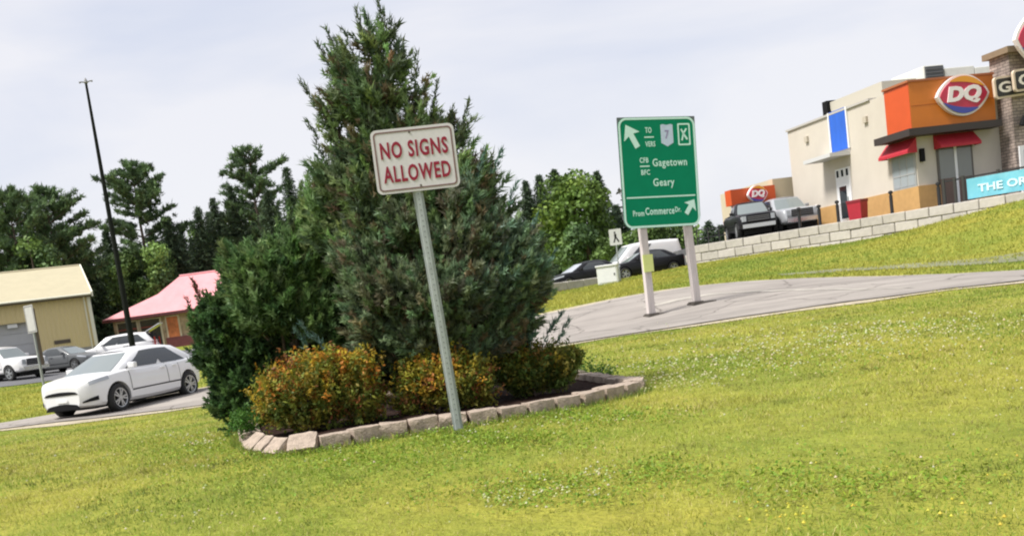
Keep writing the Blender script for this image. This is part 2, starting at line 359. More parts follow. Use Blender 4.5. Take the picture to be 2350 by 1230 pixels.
# concrete block retaining wall
def retaining_wall(a, b, z1, label, bl=1.22, bh=0.5, nrow=4, thick=0.6):
    a = Vector((a[0], a[1], 0)); b = Vector((b[0], b[1], 0)); L = (b-a).length; ang = math.atan2(b.y-a.y, b.x-a.x)
    root = empty('retaining_wall', (a.x, a.y, z1), ang, label, 'wall')
    vari = []
    for k in range(4):
        mk = MB().bx(0.012, bl-0.012, -.012*k/3, thick, -bh+.012, -0.008); me = mk.mesh('block')
        for v in me.vertices: v.co += Vector((random.uniform(-.01, .01), random.uniform(-.02, .02), random.uniform(-.008, .008)))
        bev(me, 0.025, 1); me.materials.append((conc, conc_b, conc_c, conc)[k]); vari.append(me)
    r = random.Random(3)
    for row in range(nrow):
        x = -(row % 2)*bl/2
        while x < L:
            g = gz(*(a+(b-a)*min(1, max(0, (x+bl/2)/L))).xy)
            if z1-row*bh > g-0.05:
                mobj('block', vari[r.randrange(4)], conc, root, (x, r.uniform(-.015, .015), -row*bh))
            x += bl
    MB().bx(0, L, .1, thick-.02, -nrow*bh, -.03).build('backing', mat('joint_dark', (.20, .18, .165), .95), root)
    return root
retaining_wall((WLx, WLy), (WRx, WRy), LOT+.03, 'long retaining wall of large pale concrete blocks below the restaurant', bl=1.05, bh=.42)
kl, kr = at(1262, 650, 49), at(1400, 632, 51)
retaining_wall((kl.x, kl.y), (kr.x, kr.y), kl.z, 'short low wall of pale blocks beside the white utility box', bl=1.0, bh=.42, nrow=2, thick=.4)

# ================================================================== FLOWER BED
front = [ghit(*p) for p in ((574, 1012), (590, 1036), (645, 1046), (700, 1041), (760, 1031), (815, 1021), (870, 1010), (930, 1001), (985, 992), (1060, 982), (1150, 969), (1250, 951), (1350, 931), (1420, 916), (1462, 902))]
ringp = [(p.x, p.y+.02) for p in front]
x1, y1 = ringp[-1]
bk = ghit(1345, 884)
ringp += [(x1+.0, y1+.28), (x1-.2, y1+.8), (bk.x+.0, bk.y+.1), (0.55, 11.0), (-.3, 11.8), (-1.6, 12.0), (-2.5, 11.6)] + [(ringp[0][0]*k/ringp[0][1], k) for k in (10.6, 9.6, 8.9)]
P = np.array(ringp+[ringp[0]]); dd = np.r_[0, np.cumsum(np.hypot(*np.diff(P, axis=0).T))]
tt = np.linspace(0, dd[-1], 400); PS = np.stack([np.interp(tt, dd, P[:, k]) for k in (0, 1)], -1)
for _ in range(16): PS = (np.roll(PS[:-1], 1, 0)+2*PS[:-1]+np.roll(PS[:-1], -1, 0))/4; PS = np.vstack([PS, PS[:1]])
dd = np.r_[0, np.cumsum(np.hypot(*np.diff(PS, axis=0).T))]; LEN = dd[-1]
cen = PS.mean(0)
def onring(s):
    s = s % LEN; return np.array([np.interp(s, dd, PS[:, 0]), np.interp(s, dd, PS[:, 1])])
stone_a = mat('buff_split_stone', (0.335, 0.268, 0.212), 0.9, 0.30, 16, bump=0.7, bscale=60)
edging = empty('stone_edging', (cen[0], cen[1], 0), 0, 'low ring of rough buff stone blocks around the flower bed', 'edging')
bvar = []
rr = random.Random(11)
for k in range(7):
    bm = bmesh.new(); bmesh.ops.create_cube(bm, size=1)
    for v in bm.verts: v.co = Vector((v.co.x*.226, v.co.y*.17, v.co.z*.13))
    bmesh.ops.subdivide_edges(bm, edges=bm.edges[:], cuts=3, use_grid_fill=True)
    for v in bm.verts:
        k2 = 1
        for c, h in ((v.co.x, .113), (v.co.z, .065)):
            if abs(abs(c)-h) < 1e-4: k2 *= 1
        if abs(v.co.y+.085) < 1e-4 and v.co.z < .06: v.co.y += rr.uniform(-.012, .008)
        v.co += Vector((rr.uniform(-.004, .004), rr.uniform(-.005, .005), rr.uniform(-.005, .005)))
        edge = (abs(abs(v.co.x)-.113) < .012)+(abs(abs(v.co.y)-.085) < .014)+(abs(abs(v.co.z)-.065) < .012)
        if edge >= 2: v.co *= 0.955
    me = bpy.data.meshes.new('stone_block'); bm.to_mesh(me); bm.free()
    me.polygons.foreach_set('use_smooth', [True]*len(me.polygons)); me.set_sharp_from_angle(angle=R_(50)); bvar.append(me)
nb = int(LEN/0.232); stp = LEN/nb
for i in range(nb):
    s = (i+.5)*stp; p = onring(s); q = onring(s+.02)-onring(s-.02); ang = math.atan2(q[1], q[0])
    # outward (-Y local) must face away from the bed centre
    nrm = np.array([math.sin(ang), -math.cos(ang)])
    if nrm @ (p-cen) < 0: ang += math.pi
    z = gz(*p)
    tilt = 0
    if 2 <= i <= 7: tilt = R_((24, 34, 40, 36, 38, 32)[i-2])
    o = mobj('stone_block', bvar[rr.randrange(7)], stone_a, edging, (p[0]-cen[0], p[1]-cen[1], z+.052+rr.uniform(-.008, .008)-(.012 if tilt else 0)),
             (tilt+rr.uniform(-.05, .05), rr.uniform(-.03, .03), ang+rr.uniform(-.05, .05)))
    o.scale = (rr.uniform(.97, 1.03), rr.uniform(.95, 1.1), rr.uniform(.94, 1.06))
# soil
mb = MB(); V = []; F = []
for j, f in enumerate((0.0, .35, .7, .9, .995)):
    for i in range(72):
        p = cen+(onring(i*LEN/72)-cen)*f; V.append((p[0], p[1], gz(*p)+.06+.05*(1-f)+rr.uniform(-.012, .012)))
for j in range(4):
    for i in range(72): F.append((j*72+i, j*72+(i+1) % 72, (j+1)*72+(i+1) % 72, (j+1)*72+i))
mb.add(V, F).build('planting_soil', mat('dark_mulch', (0.030, 0.018, 0.014), 1.0, .4, 25, spec=.05, bump=.8, bscale=50), smooth=True, label='dark mulch filling the stone edged flower bed', kind='structure')

# ================================================================== FOLIAGE
def unit(v): return v/np.maximum(np.linalg.norm(v, axis=-1, keepdims=True), 1e-9)
def pal(n, cols, jit=.15, p=None):
    cols = np.array(cols); i = RNG.choice(len(cols), n, p=p); c = cols[i]*(1+RNG.normal(0, jit, (n, 1)))*(1+RNG.normal(0, .06, (n, 3)))
    return np.clip(c, 0.004, .9)
def needles(cen_, dirs, L, W, n, spread, cols):
    """n slim triangles fanning from each point along its direction"""
    m_ = len(cen_); c = np.repeat(cen_, n, 0); d_ = unit(np.repeat(dirs, n, 0)+RNG.normal(0, spread, (m_*n, 3)))
    l = (np.repeat(L, n) if hasattr(L, '__len__') else L)*RNG.uniform(.6, 1.2, m_*n); side = unit(np.cross(d_, RNG.normal(0, 1, (m_*n, 3))))
    b = c+RNG.normal(0, .15, (m_*n, 3))*np.mean(l); ww = W*RNG.uniform(.7, 1.3, (m_*n, 1))
    V = np.stack([b-side*ww, b+side*ww, b+d_*l[:, None]], 1)
    return V.reshape(-1, 3), np.repeat(cols, n, 0)*(1+RNG.normal(0, .10, (m_*n, 1)))
def leaves(cen_, size, cols, up=0.3):
    m_ = len(cen_); nrm = unit(RNG.normal(0, 1, (m_, 3))+np.array([0, 0, up])); a = unit(np.cross(nrm, RNG.normal(0, 1, (m_, 3)))); b = np.cross(nrm, a)
    s = size*RNG.uniform(.6, 1.3, (m_, 1))
    V = np.stack([cen_-a*s, cen_-b*s*.45, cen_+a*s, cen_+b*s*.45], 1)
    return V.reshape(-1, 3), cols
def lobes_px(lst, Y0, sh=0):
    out = []
    for cx, cy, rx, ry, *e in lst:
        rx = max(rx-sh, rx*.45); ry = max(ry-sh, ry*.45)
        Y = Y0+(e[0] if e else 0); c = at(cx, cy, Y); out.append((c.x, c.y, c.z, rx*Y/FPX, (e[1] if len(e) > 1 else min(rx, ry)*1.05)*Y/FPX, ry*Y/FPX))
    return np.array(out)
def pick_in_lobes(LB, n, inner=.55):
    vol = LB[:, 3]*LB[:, 4]*LB[:, 5]; i = RNG.choice(len(LB), n, p=vol**.75/np.sum(vol**.75))
    u = unit(RNG.normal(0, 1, (n, 3))); r = RNG.uniform(inner**2, 1, n)**.5
    return LB[i, :3]+u*LB[i, 3:6]*r[:, None], u, i
def conifer_bush(name, LB, nbr, nspray, cols, brl, nl, nw, label, cat, base, tips=(), upw=.7, spread=.45, npers=8, p=None, group=None, blue=None, tipcol=None, trunk_r=.07):
    root = empty(name, base, 0, label, cat, group)
    c, u, idx = pick_in_lobes(LB, nbr, .42)
    ax = np.array([base[0], base[1]])
    outw = np.c_[c[:, :2]-ax, np.zeros(nbr)]; dirs = unit(unit(outw+u*.3)*.75+np.array([0, 0, upw])+RNG.normal(0, .25, (nbr, 3)))
    bl = brl*RNG.uniform(.6, 1.35, nbr)
    cc = pal(nbr, cols, .22, p)
    if blue is not None:
        f = blue(c)[:, None]; cc = cc*(1-f)+pal(nbr, [(0.123, 0.217, 0.167), (0.189, 0.290, 0.232), (0.094, 0.167, 0.123)], .2)*f
    ks = np.linspace(0, 1, nspray); PV = []; PC = []; fac = RNG.uniform(.55, 1.5, nbr)
    for k in ks:
        pos = c+dirs*(bl*k)[:, None]+RNG.normal(0, .022, (nbr, 3))*(1.1-k)
        dd_ = unit(dirs+RNG.normal(0, spread*(1-.55*k), (nbr, 3)))
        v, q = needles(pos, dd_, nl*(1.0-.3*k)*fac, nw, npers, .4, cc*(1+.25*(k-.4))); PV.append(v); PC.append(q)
    for (px, py, Y, ln) in tips:
        t = np.array(at(px, py, Y)); lean = unit(np.array([t[0]-base[0], 0, 1.6]))
        m_ = int(22*ln/.4); s = np.linspace(0, 1, m_)[:, None]; b0 = t-lean*ln
        pos = b0+lean*ln*s+RNG.normal(0, .012, (m_, 3))*(1-s)
        v, q = needles(pos, np.repeat(lean[None], m_, 0), nl*.8, nw*.8, 5, .45, pal(m_, tipcol or cols, .2)); PV.append(v); PC.append(q)
    V = np.concatenate(PV)-np.array(base); C = np.clip(np.concatenate(PC), .004, .8)
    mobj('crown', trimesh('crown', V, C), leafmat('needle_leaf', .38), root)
    mb_ = MB(); top = max(LB[:, 2]); k = np.argmax(LB[:, 2]); tp = LB[k, :3]-np.array(base)
    mb_.tube([(0, 0, -.05), (tp[0]*.3, tp[1]*.3, tp[2]*.4), (tp[0]*.95, tp[1], tp[2]*1.02)], [trunk_r, trunk_r*.7, trunk_r*.2], 8)
    for i in range(min(len(LB), 16)):
        e = LB[i, :3]-np.array(base); zs = max(.08, e[2]*.45)
        mb_.tube([(tp[0]*.3*zs/max(tp[2], .1), 0, zs), tuple(e*.6+np.array([0, 0, .03])), tuple(e)], [trunk_r*.4, trunk_r*.28, trunk_r*.12], 6)
    mb_.build('trunk', bark, root, smooth=True)
    return root
JG = [(0.144, 0.218, 0.086), (0.178, 0.259, 0.098), (0.109, 0.167, 0.081), (0.218, 0.293, 0.115), (0.138, 0.190, 0.109), (0.172, 0.144, 0.086)]
tallL = lobes_px([(862, 112, 34, 66), (800, 175, 42, 75), (895, 165, 50, 70), (845, 250, 92, 80), (950, 235, 40, 60), (775, 300, 40, 65), (960, 320, 85, 60), (880, 360, 130, 80),
                  (1040, 330, 34, 60, .1), (760, 430, 48, 70), (850, 470, 115, 95), (1010, 460, 150, 100), (1090, 440, 42, 66), (1135, 520, 46, 70), (740, 520, 40, 80), (900, 580, 140, 110), (1010, 620, 130, 120)], 9.3, 30)
b0 = at(985, 850, 9.3); 
conifer_bush('juniper_tree', tallL, 2100, 9, JG, .20, .085, .0085, 'tall pointed green juniper rising behind the red lettered sign', 'tree', (b0.x, b0.y, gz(b0.x, b0.y)+.05),
    tips=[(868, 5, 9.3, .42), (816, 22, 9.2, .42), (843, 40, 9.4, .3), (895, 45, 9.4, .3), (748, 68, 9.2, .42), (729, 98, 9.3, .36), (770, 90, 9.3, .3), (690, 185, 9.3, .36), (925, 95, 9.3, .25), (955, 125, 9.2, .2), (1002, 190, 9.3, .34), (1076, 232, 9.2, .35), (1040, 250, 9.3, .25), (705, 280, 9.3, .2), (700, 375, 9.3, .22), (738, 250, 9.3, .25), (765, 150, 9.3, .25), (905, 62, 9.3, .25), (975, 205, 9.3, .2), (725, 330, 9.3, .22), (790, 70, 9.3, .3), (880, 25, 9.35, .3), (1060, 300, 9.2, .2), (740, 420, 9.3, .2)],
    upw=1.0, tipcol=[(0.075, 0.105, 0.060), (0.105, 0.135, 0.068)], trunk_r=.09)
blueL = lobes_px([(1080, 575, 105, 85), (1190, 600, 56, 78), (1130, 660, 130, 85), (1215, 650, 48, 80), (1020, 690, 140, 90, -.15), (890, 690, 110, 80, -.1), (1150, 735, 85, 55), (960, 775, 120, 55, -.15), (840, 620, 80, 70), (850, 765, 60, 45, -.2), (1195, 690, 55, 60), (940, 540, 60, 60), (1060, 480, 60, 60), (1080, 800, 130, 60), (930, 805, 120, 60), (1160, 785, 80, 55), (1010, 830, 150, 45), (885, 835, 85, 55, .25), (900, 880, 70, 45, .35), (1135, 860, 80, 50, .3)], 8.95, 24)
b1 = at(1010, 855, 8.95)
conifer_bush('juniper_shrub', blueL, 2700, 9, [(0.129, 0.190, 0.090), (0.168, 0.235, 0.118), (0.112, 0.134, 0.078), (0.202, 0.263, 0.140), (0.162, 0.134, 0.078)], .17, .075, .009, 'broad blue green juniper shrub spreading right of the metal sign post', 'shrub',
    (b1.x, b1.y, gz(b1.x, b1.y)+.05), tips=[(1305, 735, 8.9, .22), (1290, 715, 8.9, .2), (1270, 740, 8.9, .2), (1152, 345, 9, .22), (1112, 345, 9, .22), (1185, 420, 9, .2), (1232, 500, 9, .2), (1275, 575, 9, .18), (690, 745, 8.7, .18), (675, 760, 8.7, .2), (720, 770, 8.7, .2)],
    upw=.8, blue=lambda c: np.clip((c[:, 0]+.6)/1.2, .10, .55)*(RNG.random(len(c)) < .6), tipcol=[(0.090, 0.165, 0.128), (0.120, 0.195, 0.150)])
leftL = lobes_px([(715, 525, 46, 70), (635, 635, 85, 62), (700, 620, 70, 90), (560, 640, 50, 60), (640, 700, 110, 90), (720, 720, 70, 80), (740, 560, 60, 80), (700, 490, 20, 45), (780, 640, 70, 90), (760, 740, 80, 90), (800, 520, 50, 70)], 10.0, 20)
b2 = at(660, 880, 10.2)
conifer_bush('juniper_shrub', leftL, 2000, 9, [(0.098, 0.176, 0.058), (0.130, 0.215, 0.072), (0.072, 0.130, 0.052), (0.169, 0.247, 0.098)], .2, .085, .0095, 'feathery bright green juniper shrub behind and left of the tall juniper', 'shrub',
    (b2.x, b2.y, gz(b2.x, b2.y)+.03), tips=[(690, 425, 10.2, .3), (662, 465, 10.2, .26), (706, 400, 10.2, .3), (605, 540, 10.2, .25), (550, 570, 10.2, .25), (530, 600, 10.2, .2), (578, 552, 10.2, .2), (635, 505, 10.2, .25), (560, 590, 10.2, .25), (620, 550, 10.1, .25), (652, 520, 10.1, .25), (722, 430, 10.1, .28), (750, 440, 10.1, .25), (592, 580, 10.0, .25), (515, 630, 10.1, .2)], upw=1.0)
yewL = lobes_px([(600, 650, 75, 70), (690, 640, 75, 80), (540, 735, 82, 78), (620, 790, 120, 90), (520, 825, 68, 85), (590, 890, 110, 85), (700, 840, 70, 80), (545, 925, 62, 55), (478, 745, 46, 52), (570, 680, 60, 50), (570, 968, 60, 30), (740, 780, 70, 90), (640, 960, 90, 40), (690, 700, 60, 60)], 10.4, 16)
b3 = at(560, 985, 10.5)
conifer_bush('yew_shrub', yewL, 3300, 8, [(0.058, 0.111, 0.042), (0.072, 0.137, 0.046), (0.098, 0.169, 0.058), (0.044, 0.083, 0.036)], .14, .06, .011, 'dense dark green yew shrub in front of the white hatchback', 'shrub',
    (b3.x, b3.y, gz(b3.x, b3.y)), tips=[(440, 640, 10.5, .28), (448, 650, 10.5, .25), (428, 685, 10.5, .18), (505, 655, 10.5, .2), (478, 680, 10.5, .16), (515, 610, 10.5, .3)], upw=.6, tipcol=[(0.135, 0.045, 0.030), (0.090, 0.053, 0.030), (0.045, 0.075, 0.030)])
def leafy_shrub(name, LB, n, size, cols, p, label, base, group=None, tall=.0, topcols=None):
    root = empty(name, base, 0, label, 'shrub', group); PV = []; PC = []
    nb_ = max(60, n//26); c, u, _ = pick_in_lobes(LB, nb_, .5)
    out = unit(u*.7+np.array([0, 0, .9])+RNG.normal(0, .3, (nb_, 3))); ztop = (LB[:, 2]+LB[:, 5]).max(); zlo = base[2]
    cc = pal(nb_, cols, .15, p); bln = RNG.uniform(.03, .20, nb_)
    if topcols is not None:
        h = np.clip((c[:, 2]-zlo)/(ztop-zlo), 0, 1); f = (RNG.random(nb_) < np.clip(h*1.2-.35, 0, .55)); t_ = pal(nb_, topcols, .15); cc[f] = t_[f]
    for k in range(26):
        pos = c+out*(bln*k/26)[:, None]+RNG.normal(0, .020, (nb_, 3))
        sel = RNG.random(nb_) < .10; c2 = cc.copy(); alt = pal(nb_, cols, .2, p); c2[sel] = alt[sel]
        v, q = leaves(pos, size, c2*(1+RNG.normal(0, .10, (nb_, 1))), .4); PV.append(v); PC.append(q)
    V = np.concatenate(PV)-np.array(base); C = np.clip(np.concatenate(PC), .004, .8)
    mobj('foliage', trimesh('foliage', V, C, 4), leafmat('thin_leaf', .35), root)
    mb_ = MB()
    for i in range(14):
        e = c[i]-np.array(base); mb_.tube([(random.uniform(-.05, .05), random.uniform(-.05, .05), 0), tuple(e*.5+np.array([0, 0, .05])), tuple(e)], [.012, .009, .004], 5)
    mb_.build('stem', bark, root)
    return root
OR = [(.47, .25, .03), (.42, .30, .03), (.50, .34, .04), (.34, .29, .035), (.44, .17, .03)]
GY = [(0.164, 0.190, 0.028), (0.240, 0.228, 0.032), (0.108, 0.146, 0.028), (0.304, 0.228, 0.038), (0.253, 0.101, 0.032)]
gp = [.3, .22, .22, .16, .1]
def bedpt(px, py, Y): p = at(px, py, Y); return (p.x, p.y, gz(p.x, p.y)+.06)
leafy_shrub('spirea_shrub', lobes_px([(720, 900, 130, 85), (780, 862, 90, 55), (640, 935, 55, 55), (830, 920, 60, 70), (700, 960, 110, 38, -.1)], 8.55, 12), 30000, .019, GY, gp,
    'large mounded spirea with orange yellow leaf tips at the left end of the bed', bedpt(740, 985, 8.55), 'spirea shrubs in the flower bed', topcols=OR)
leafy_shrub('spirea_shrub', lobes_px([(1030, 880, 105, 65), (960, 870, 50, 45), (1090, 900, 50, 55), (950, 930, 55, 35)], 8.7, 12), 18000, .019, GY, gp,
    'bright orange and yellow spirea directly behind the metal sign post', bedpt(1020, 950, 8.7), 'spirea shrubs in the flower bed', topcols=OR+[(.40, .30, .03)])
leafy_shrub('spirea_shrub', lobes_px([(1220, 855, 85, 55), (1290, 850, 45, 45), (1180, 842, 50, 50), (1240, 885, 80, 28), (1320, 825, 22, 22)], 9.0, 10), 18000, .019, [(.085, .13, .025), (.12, .155, .025), (.17, .165, .03), (.065, .10, .025)], [.35, .3, .2, .15],
    'greener spirea mound at the right end of the bed', bedpt(1230, 915, 9.0), 'spirea shrubs in the flower bed', topcols=[(.24, .20, .025), (.28, .16, .03), (.15, .17, .025)])
leafy_shrub('weed_clump', lobes_px([(575, 970, 30, 18), (548, 985, 18, 14)], 8.6), 1300, .014, [(.06, .15, .025), (.08, .18, .03)], None, 'small clump of bright green weeds at the bed left corner', tuple(ghit(572, 1000)))
leafy_shrub('weed_clump', lobes_px([(1360, 862, 24, 14), (1395, 868, 14, 8)], 10.4), 1000, .014, [(.06, .15, .025), (.08, .17, .03)], None, 'small clump of green weeds beyond the bed right corner', tuple(ghit(1362, 880)))

# ------------------------------------------------------------------ grass blades and clover
n = 420000
u = RNG.random(n); Y = 2.6*(24/2.6)**(u**0.9); X = RNG.uniform(-1, 1, n)*(.62*Y+1.6)
lo = np.array(road_lo); keep = Y < np.interp(X, lo[:, 0], lo[:, 1])-.55
from math import pi
ang = np.arctan2(PS[:-1, 1]-cen[1], PS[:-1, 0]-cen[0]); rad_ = np.hypot(PS[:-1, 0]-cen[0], PS[:-1, 1]-cen[1]); o_ = np.argsort(ang)
def inbed(X, Y, pad=.1):
    a = np.arctan2(Y-cen[1], X-cen[0]); return np.hypot(X-cen[0], Y-cen[1]) < np.interp(a, ang[o_], rad_[o_], period=2*pi)+pad
keep &= ~inbed(X, Y)
X, Y = X[keep], Y[keep]; n = len(X); Z = zt(X, Y)+micro(X, Y)-.006
def vnoise(x, y, s, seed):
    g = np.random.default_rng(seed).random((64, 64)); x = x/s; y = y/s; i = np.floor(x).astype(int); j = np.floor(y).astype(int); fx = x-i; fy = y-j; fx = fx*fx*(3-2*fx); fy = fy*fy*(3-2*fy)
    G = lambda a, b: g[a % 64, b % 64]
    return (G(i, j)*(1-fx)+G(i+1, j)*fx)*(1-fy)+(G(i, j+1)*(1-fx)+G(i+1, j+1)*fx)*fy
p1 = .6*vnoise(X, Y, 1.6, 1)+.4*vnoise(X, Y, .5, 2); p2 = .6*vnoise(X, Y, .9, 3)+.4*vnoise(X, Y, .25, 4)
sc = np.clip(Y/6, .8, 2.6)
h = (.016+.024*RNG.random(n))*(.6+.9*p2)*np.clip(sc, .9, 1.35); wd = .0030*sc*RNG.uniform(.8, 1.4, n)
th = RNG.uniform(0, 2*pi, n); side = np.c_[np.cos(th), np.sin(th), np.zeros(n)]
lean = np.c_[RNG.normal(0, .95, (n, 2)), np.ones(n)]; lean = unit(lean)
B = np.c_[X, Y, Z]; V = np.stack([B-side*wd[:, None], B+side*wd[:, None], B+lean*h[:, None]], 1).reshape(-1, 3)
g1, g2, g3, g4 = np.array([.225, .30, .045]), np.array([.385, .385, .07]), np.array([.165, .235, .035]), np.array([.48, .42, .16])
f = np.clip((p1-.36)/.26, 0, 1)[:, None]; C = g1*(1-f)+g2*f
C = np.where((p2 < .40)[:, None], C*.55+g3*.45, C); dry = (RNG.random(n) < .10+.14*f[:, 0])[:, None]; C = np.where(dry, g4, C)*(1+RNG.normal(0, .16, (n, 1)))
pk_ = vnoise(X, Y, .13, 8)*.6+vnoise(X, Y, .3, 9)*.4; C = C*(.80+.42*vnoise(X, Y, .55, 7))[:, None]*np.where(pk_ > .70, .55, 1.0)[:, None]
# longer untrimmed blades against the stones and round the sign post
kk = 5200; sA = RNG.uniform(0, LEN, kk); pA = np.stack([np.interp(sA, dd, PS[:, 0]), np.interp(sA, dd, PS[:, 1])], -1); oA = unit(pA-cen); pA = pA+oA*RNG.uniform(.09, .17, (kk, 1))
pp = ghit(1055, 1000); kq = 260; tq = RNG.uniform(0, 2*pi, kq); rq = RNG.uniform(.03, .13, kq); pA = np.r_[pA, np.c_[pp.x+rq*np.cos(tq), pp.y+rq*np.sin(tq)]]; kk += kq
zA = zt(pA[:, 0], pA[:, 1])+micro(pA[:, 0], pA[:, 1])-.005; tA = RNG.uniform(0, 2*pi, kk); sdA = np.c_[np.cos(tA), np.sin(tA), np.zeros(kk)]*.0045; BA = np.c_[pA, zA]
lA = unit(np.c_[RNG.normal(0, .45, (kk, 2)), np.ones(kk)])*RNG.uniform(.035, .095, (kk, 1)); VA = np.stack([BA-sdA, BA+sdA, BA+lA], 1).reshape(-1, 3)
V = np.r_[V, VA]; C = np.r_[C, pal(kk, [(.17, .26, .04), (.22, .30, .05), (.13, .20, .035), (.38, .34, .10)], .15)]
mobj('grass', trimesh('grass', V, np.clip(C, .01, .6)), leafmat('grass_blade', .4), label='short yellow green lawn grass blades', kind='stuff')
nB = 185000
Xb = np.r_[RNG.uniform(-8, 32, nB), RNG.uniform(-34, -8, nB//3)]; Yb = np.r_[RNG.uniform(22, 54, nB), RNG.uniform(25, 51, nB//3)]
hi = np.array(road_hi); kb = (Yb > np.interp(Xb, hi[:, 0], hi[:, 1])+.6) & ~((Xb > WLx) & (Yb > np.interp(Xb, [WLx, WRx], [WLy, WRy])-.05)) & (np.abs(Xb) < .62*Yb+2)
swa = np.array(sw); kb &= ~((Xb > swa[0, 0]) & (Yb > np.interp(Xb, swa[:, 0], swa[:, 1])) & (Yb < np.interp(Xb, swa[:, 0], swa[:, 1])+1.6) & (RNG.random(len(Xb)) < .8))
Xb, Yb = Xb[kb], Yb[kb]; nb2 = len(Xb); Zb = zt(Xb, Yb)+micro(Xb, Yb)-.01; q1 = .6*vnoise(Xb, Yb, 3.0, 5)+.4*vnoise(Xb, Yb, .8, 6)
thb = RNG.uniform(0, 2*pi, nb2); sdb = np.c_[np.cos(thb), np.sin(thb), np.zeros(nb2)]*(RNG.uniform(.012, .028, nb2)[:, None]); Bb = np.c_[Xb, Yb, Zb]
lb_ = unit(np.c_[RNG.normal(0, .8, (nb2, 2)), np.ones(nb2)])*(RNG.uniform(.05, .14, nb2)*(.6+.8*q1))[:, None]
fb = np.clip((q1-.33)/.3, 0, 1)[:, None]; Cb = (np.array([.21, .28, .045])*(1-fb)+np.array([.38, .37, .07])*fb)*(1+RNG.normal(0, .2, (nb2, 1)))
mobj('grass', trimesh('grass', np.stack([Bb-sdb, Bb+sdb, Bb+lb_], 1).reshape(-1, 3), np.clip(Cb, .01, .6)), leafmat('grass_blade', .4), label='rougher grass on the banks beyond the road', kind='stuff')
# clover leaves: low broad dark green tufts near the bed and flower drifts
def drift(lst):
    out = []
    for px, py, sx, sy, k in lst:
        for _ in range(k):
            q = ghit_fast(px+random.gauss(0, sx), py+random.gauss(0, sy))
            if q is not None: out.append(q)
    return np.array(out)
def ghit_fast(px, py):
    d = ray(px, py); z = 0.0
    if d[2] >= -.004: return None
    for _ in range(4):
        s = (z-EYE)/d[2]; x, y = d[0]*s, d[1]*s
        if y > 30 or y < 2: return None
        z = gz(x, y)
    if inbed(np.array([x]), np.array([y]), .06)[0]: return None
    return (x, y, z)
def blobs(name, P, r, cols, label, hz):
    n_ = len(P); P = P+np.c_[np.zeros((n_, 2)), RNG.uniform(hz*.6, hz, n_)]
    o8 = np.array([(1, 0, 0), (0, 1, 0), (-1, 0, 0), (0, -1, 0), (0, 0, 1.0), (0, 0, -.6)]); F8 = [(0, 1, 4), (1, 2, 4), (2, 3, 4), (3, 0, 4), (1, 0, 5), (2, 1, 5), (3, 2, 5), (0, 3, 5)]
    T = o8[np.array(F8)].reshape(1, -1, 3)*(r*RNG.uniform(.55, 1.2, (n_, 1, 1))*np.clip(P[:, 1]/6, 1, 2.0)[:, None, None]); V_ = P[:, None]+T
    mobj(name, trimesh(name, V_.reshape(-1, 3), np.repeat(pal(n_, cols, .1), 8, 0)), leafmat('petal', .3), label=label, kind='stuff')
wf_ = drift([(1250, 1135, 70, 18, 70), (1380, 1105, 30, 10, 30), (1150, 1160, 40, 10, 35), (470, 1022, 25, 8, 30), (420, 1005, 40, 8, 18), (1640, 840, 150, 16, 260), (1850, 795, 180, 18, 340), (2100, 760, 170, 18, 320), (1560, 880, 60, 12, 110), (1430, 900, 40, 10, 60),
             (1300, 965, 120, 8, 40), (1150, 1000, 120, 14, 35), (2300, 880, 60, 40, 30), (1000, 1040, 200, 30, 40), (500, 1060, 250, 30, 40), (480, 1200, 140, 15, 35), (1700, 1000, 500, 90, 60), (250, 1080, 200, 50, 30), (1480, 860, 50, 14, 40)])
blobs('clover_flowers', wf_, .0075, [(.50, .50, .28), (.44, .45, .20), (.56, .54, .36)], 'scattered white clover flower heads in the lawn', .05)
yf_ = drift([(1810, 1195, 60, 14, 22), (2330, 1090, 40, 20, 10), (2250, 1200, 60, 14, 8), (1900, 1160, 300, 40, 8), (300, 1150, 300, 60, 6)])
blobs('yellow_flowers', yf_, .008, [(.50, .44, .04), (.54, .48, .06)], 'scattered small yellow flowers in the lawn', .05)
cl = drift([(1100, 1010, 130, 16, 900), (1350, 960, 110, 12, 600), (800, 1060, 160, 18, 700), (430, 1030, 110, 22, 600), (1250, 1130, 120, 25, 400), (1700, 830, 260, 22, 900), (1900, 1110, 200, 40, 400), (1500, 1090, 60, 20, 150), (640, 1120, 200, 40, 300)])
PVl = []; PCl = []
for k in range(5):
    v, q = leaves(cl+np.c_[RNG.normal(0, .02, (len(cl), 2)), RNG.uniform(.015, .05, len(cl))], .011, pal(len(cl), [(.20, .29, .03), (.24, .32, .035), (.16, .25, .03)], .15), 1.6); PVl.append(v); PCl.append(q)
mobj('clover_leaves', trimesh('clover_leaves', np.concatenate(PVl), np.concatenate(PCl), 4), leafmat('clover_leaf', .3), label='low patches of darker clover leaves in the lawn', kind='stuff')
# ================================================================== SIGNS
red_l = mat('red_lettering', (0.25, 0.018, 0.04), .6, .12, 30, spec=.2)
sign_w = mat('reflective_white_sheet', (0.56, 0.535, 0.555), .6, .06, 25)
brown_l = mat('faded_brown_border', (0.17, 0.10, 0.095), .6, .15, 20)
pb = ghit(1055, 1000)
ns = empty('notice_sign', pb, 0, 'white sign with red NO SIGNS ALLOWED lettering on a leaning metal post', 'sign', rot=(0, R_(-1.7), R_(5)))
mb = MB()      # hat-section channel post
prof = [(-.042, .012), (-.026, .012), (-.02, -.02), (.02, -.02), (.026, .012), (.042, .012), (.042, .016), (.022, .016), (.016, -.016), (-.016, -.016), (-.022, .016), (-.042, .016)]
prof = [(x*.86, y) for x, y in prof]; nP = len(prof); mb.add([(x, y, -.25) for x, y in prof]+[(x, y, 2.20) for x, y in prof], [tuple(range(nP)), tuple(range(2*nP-1, nP-1, -1))]+[(i, (i+1) % nP, nP+(i+1) % nP, nP+i) for i in range(nP)])
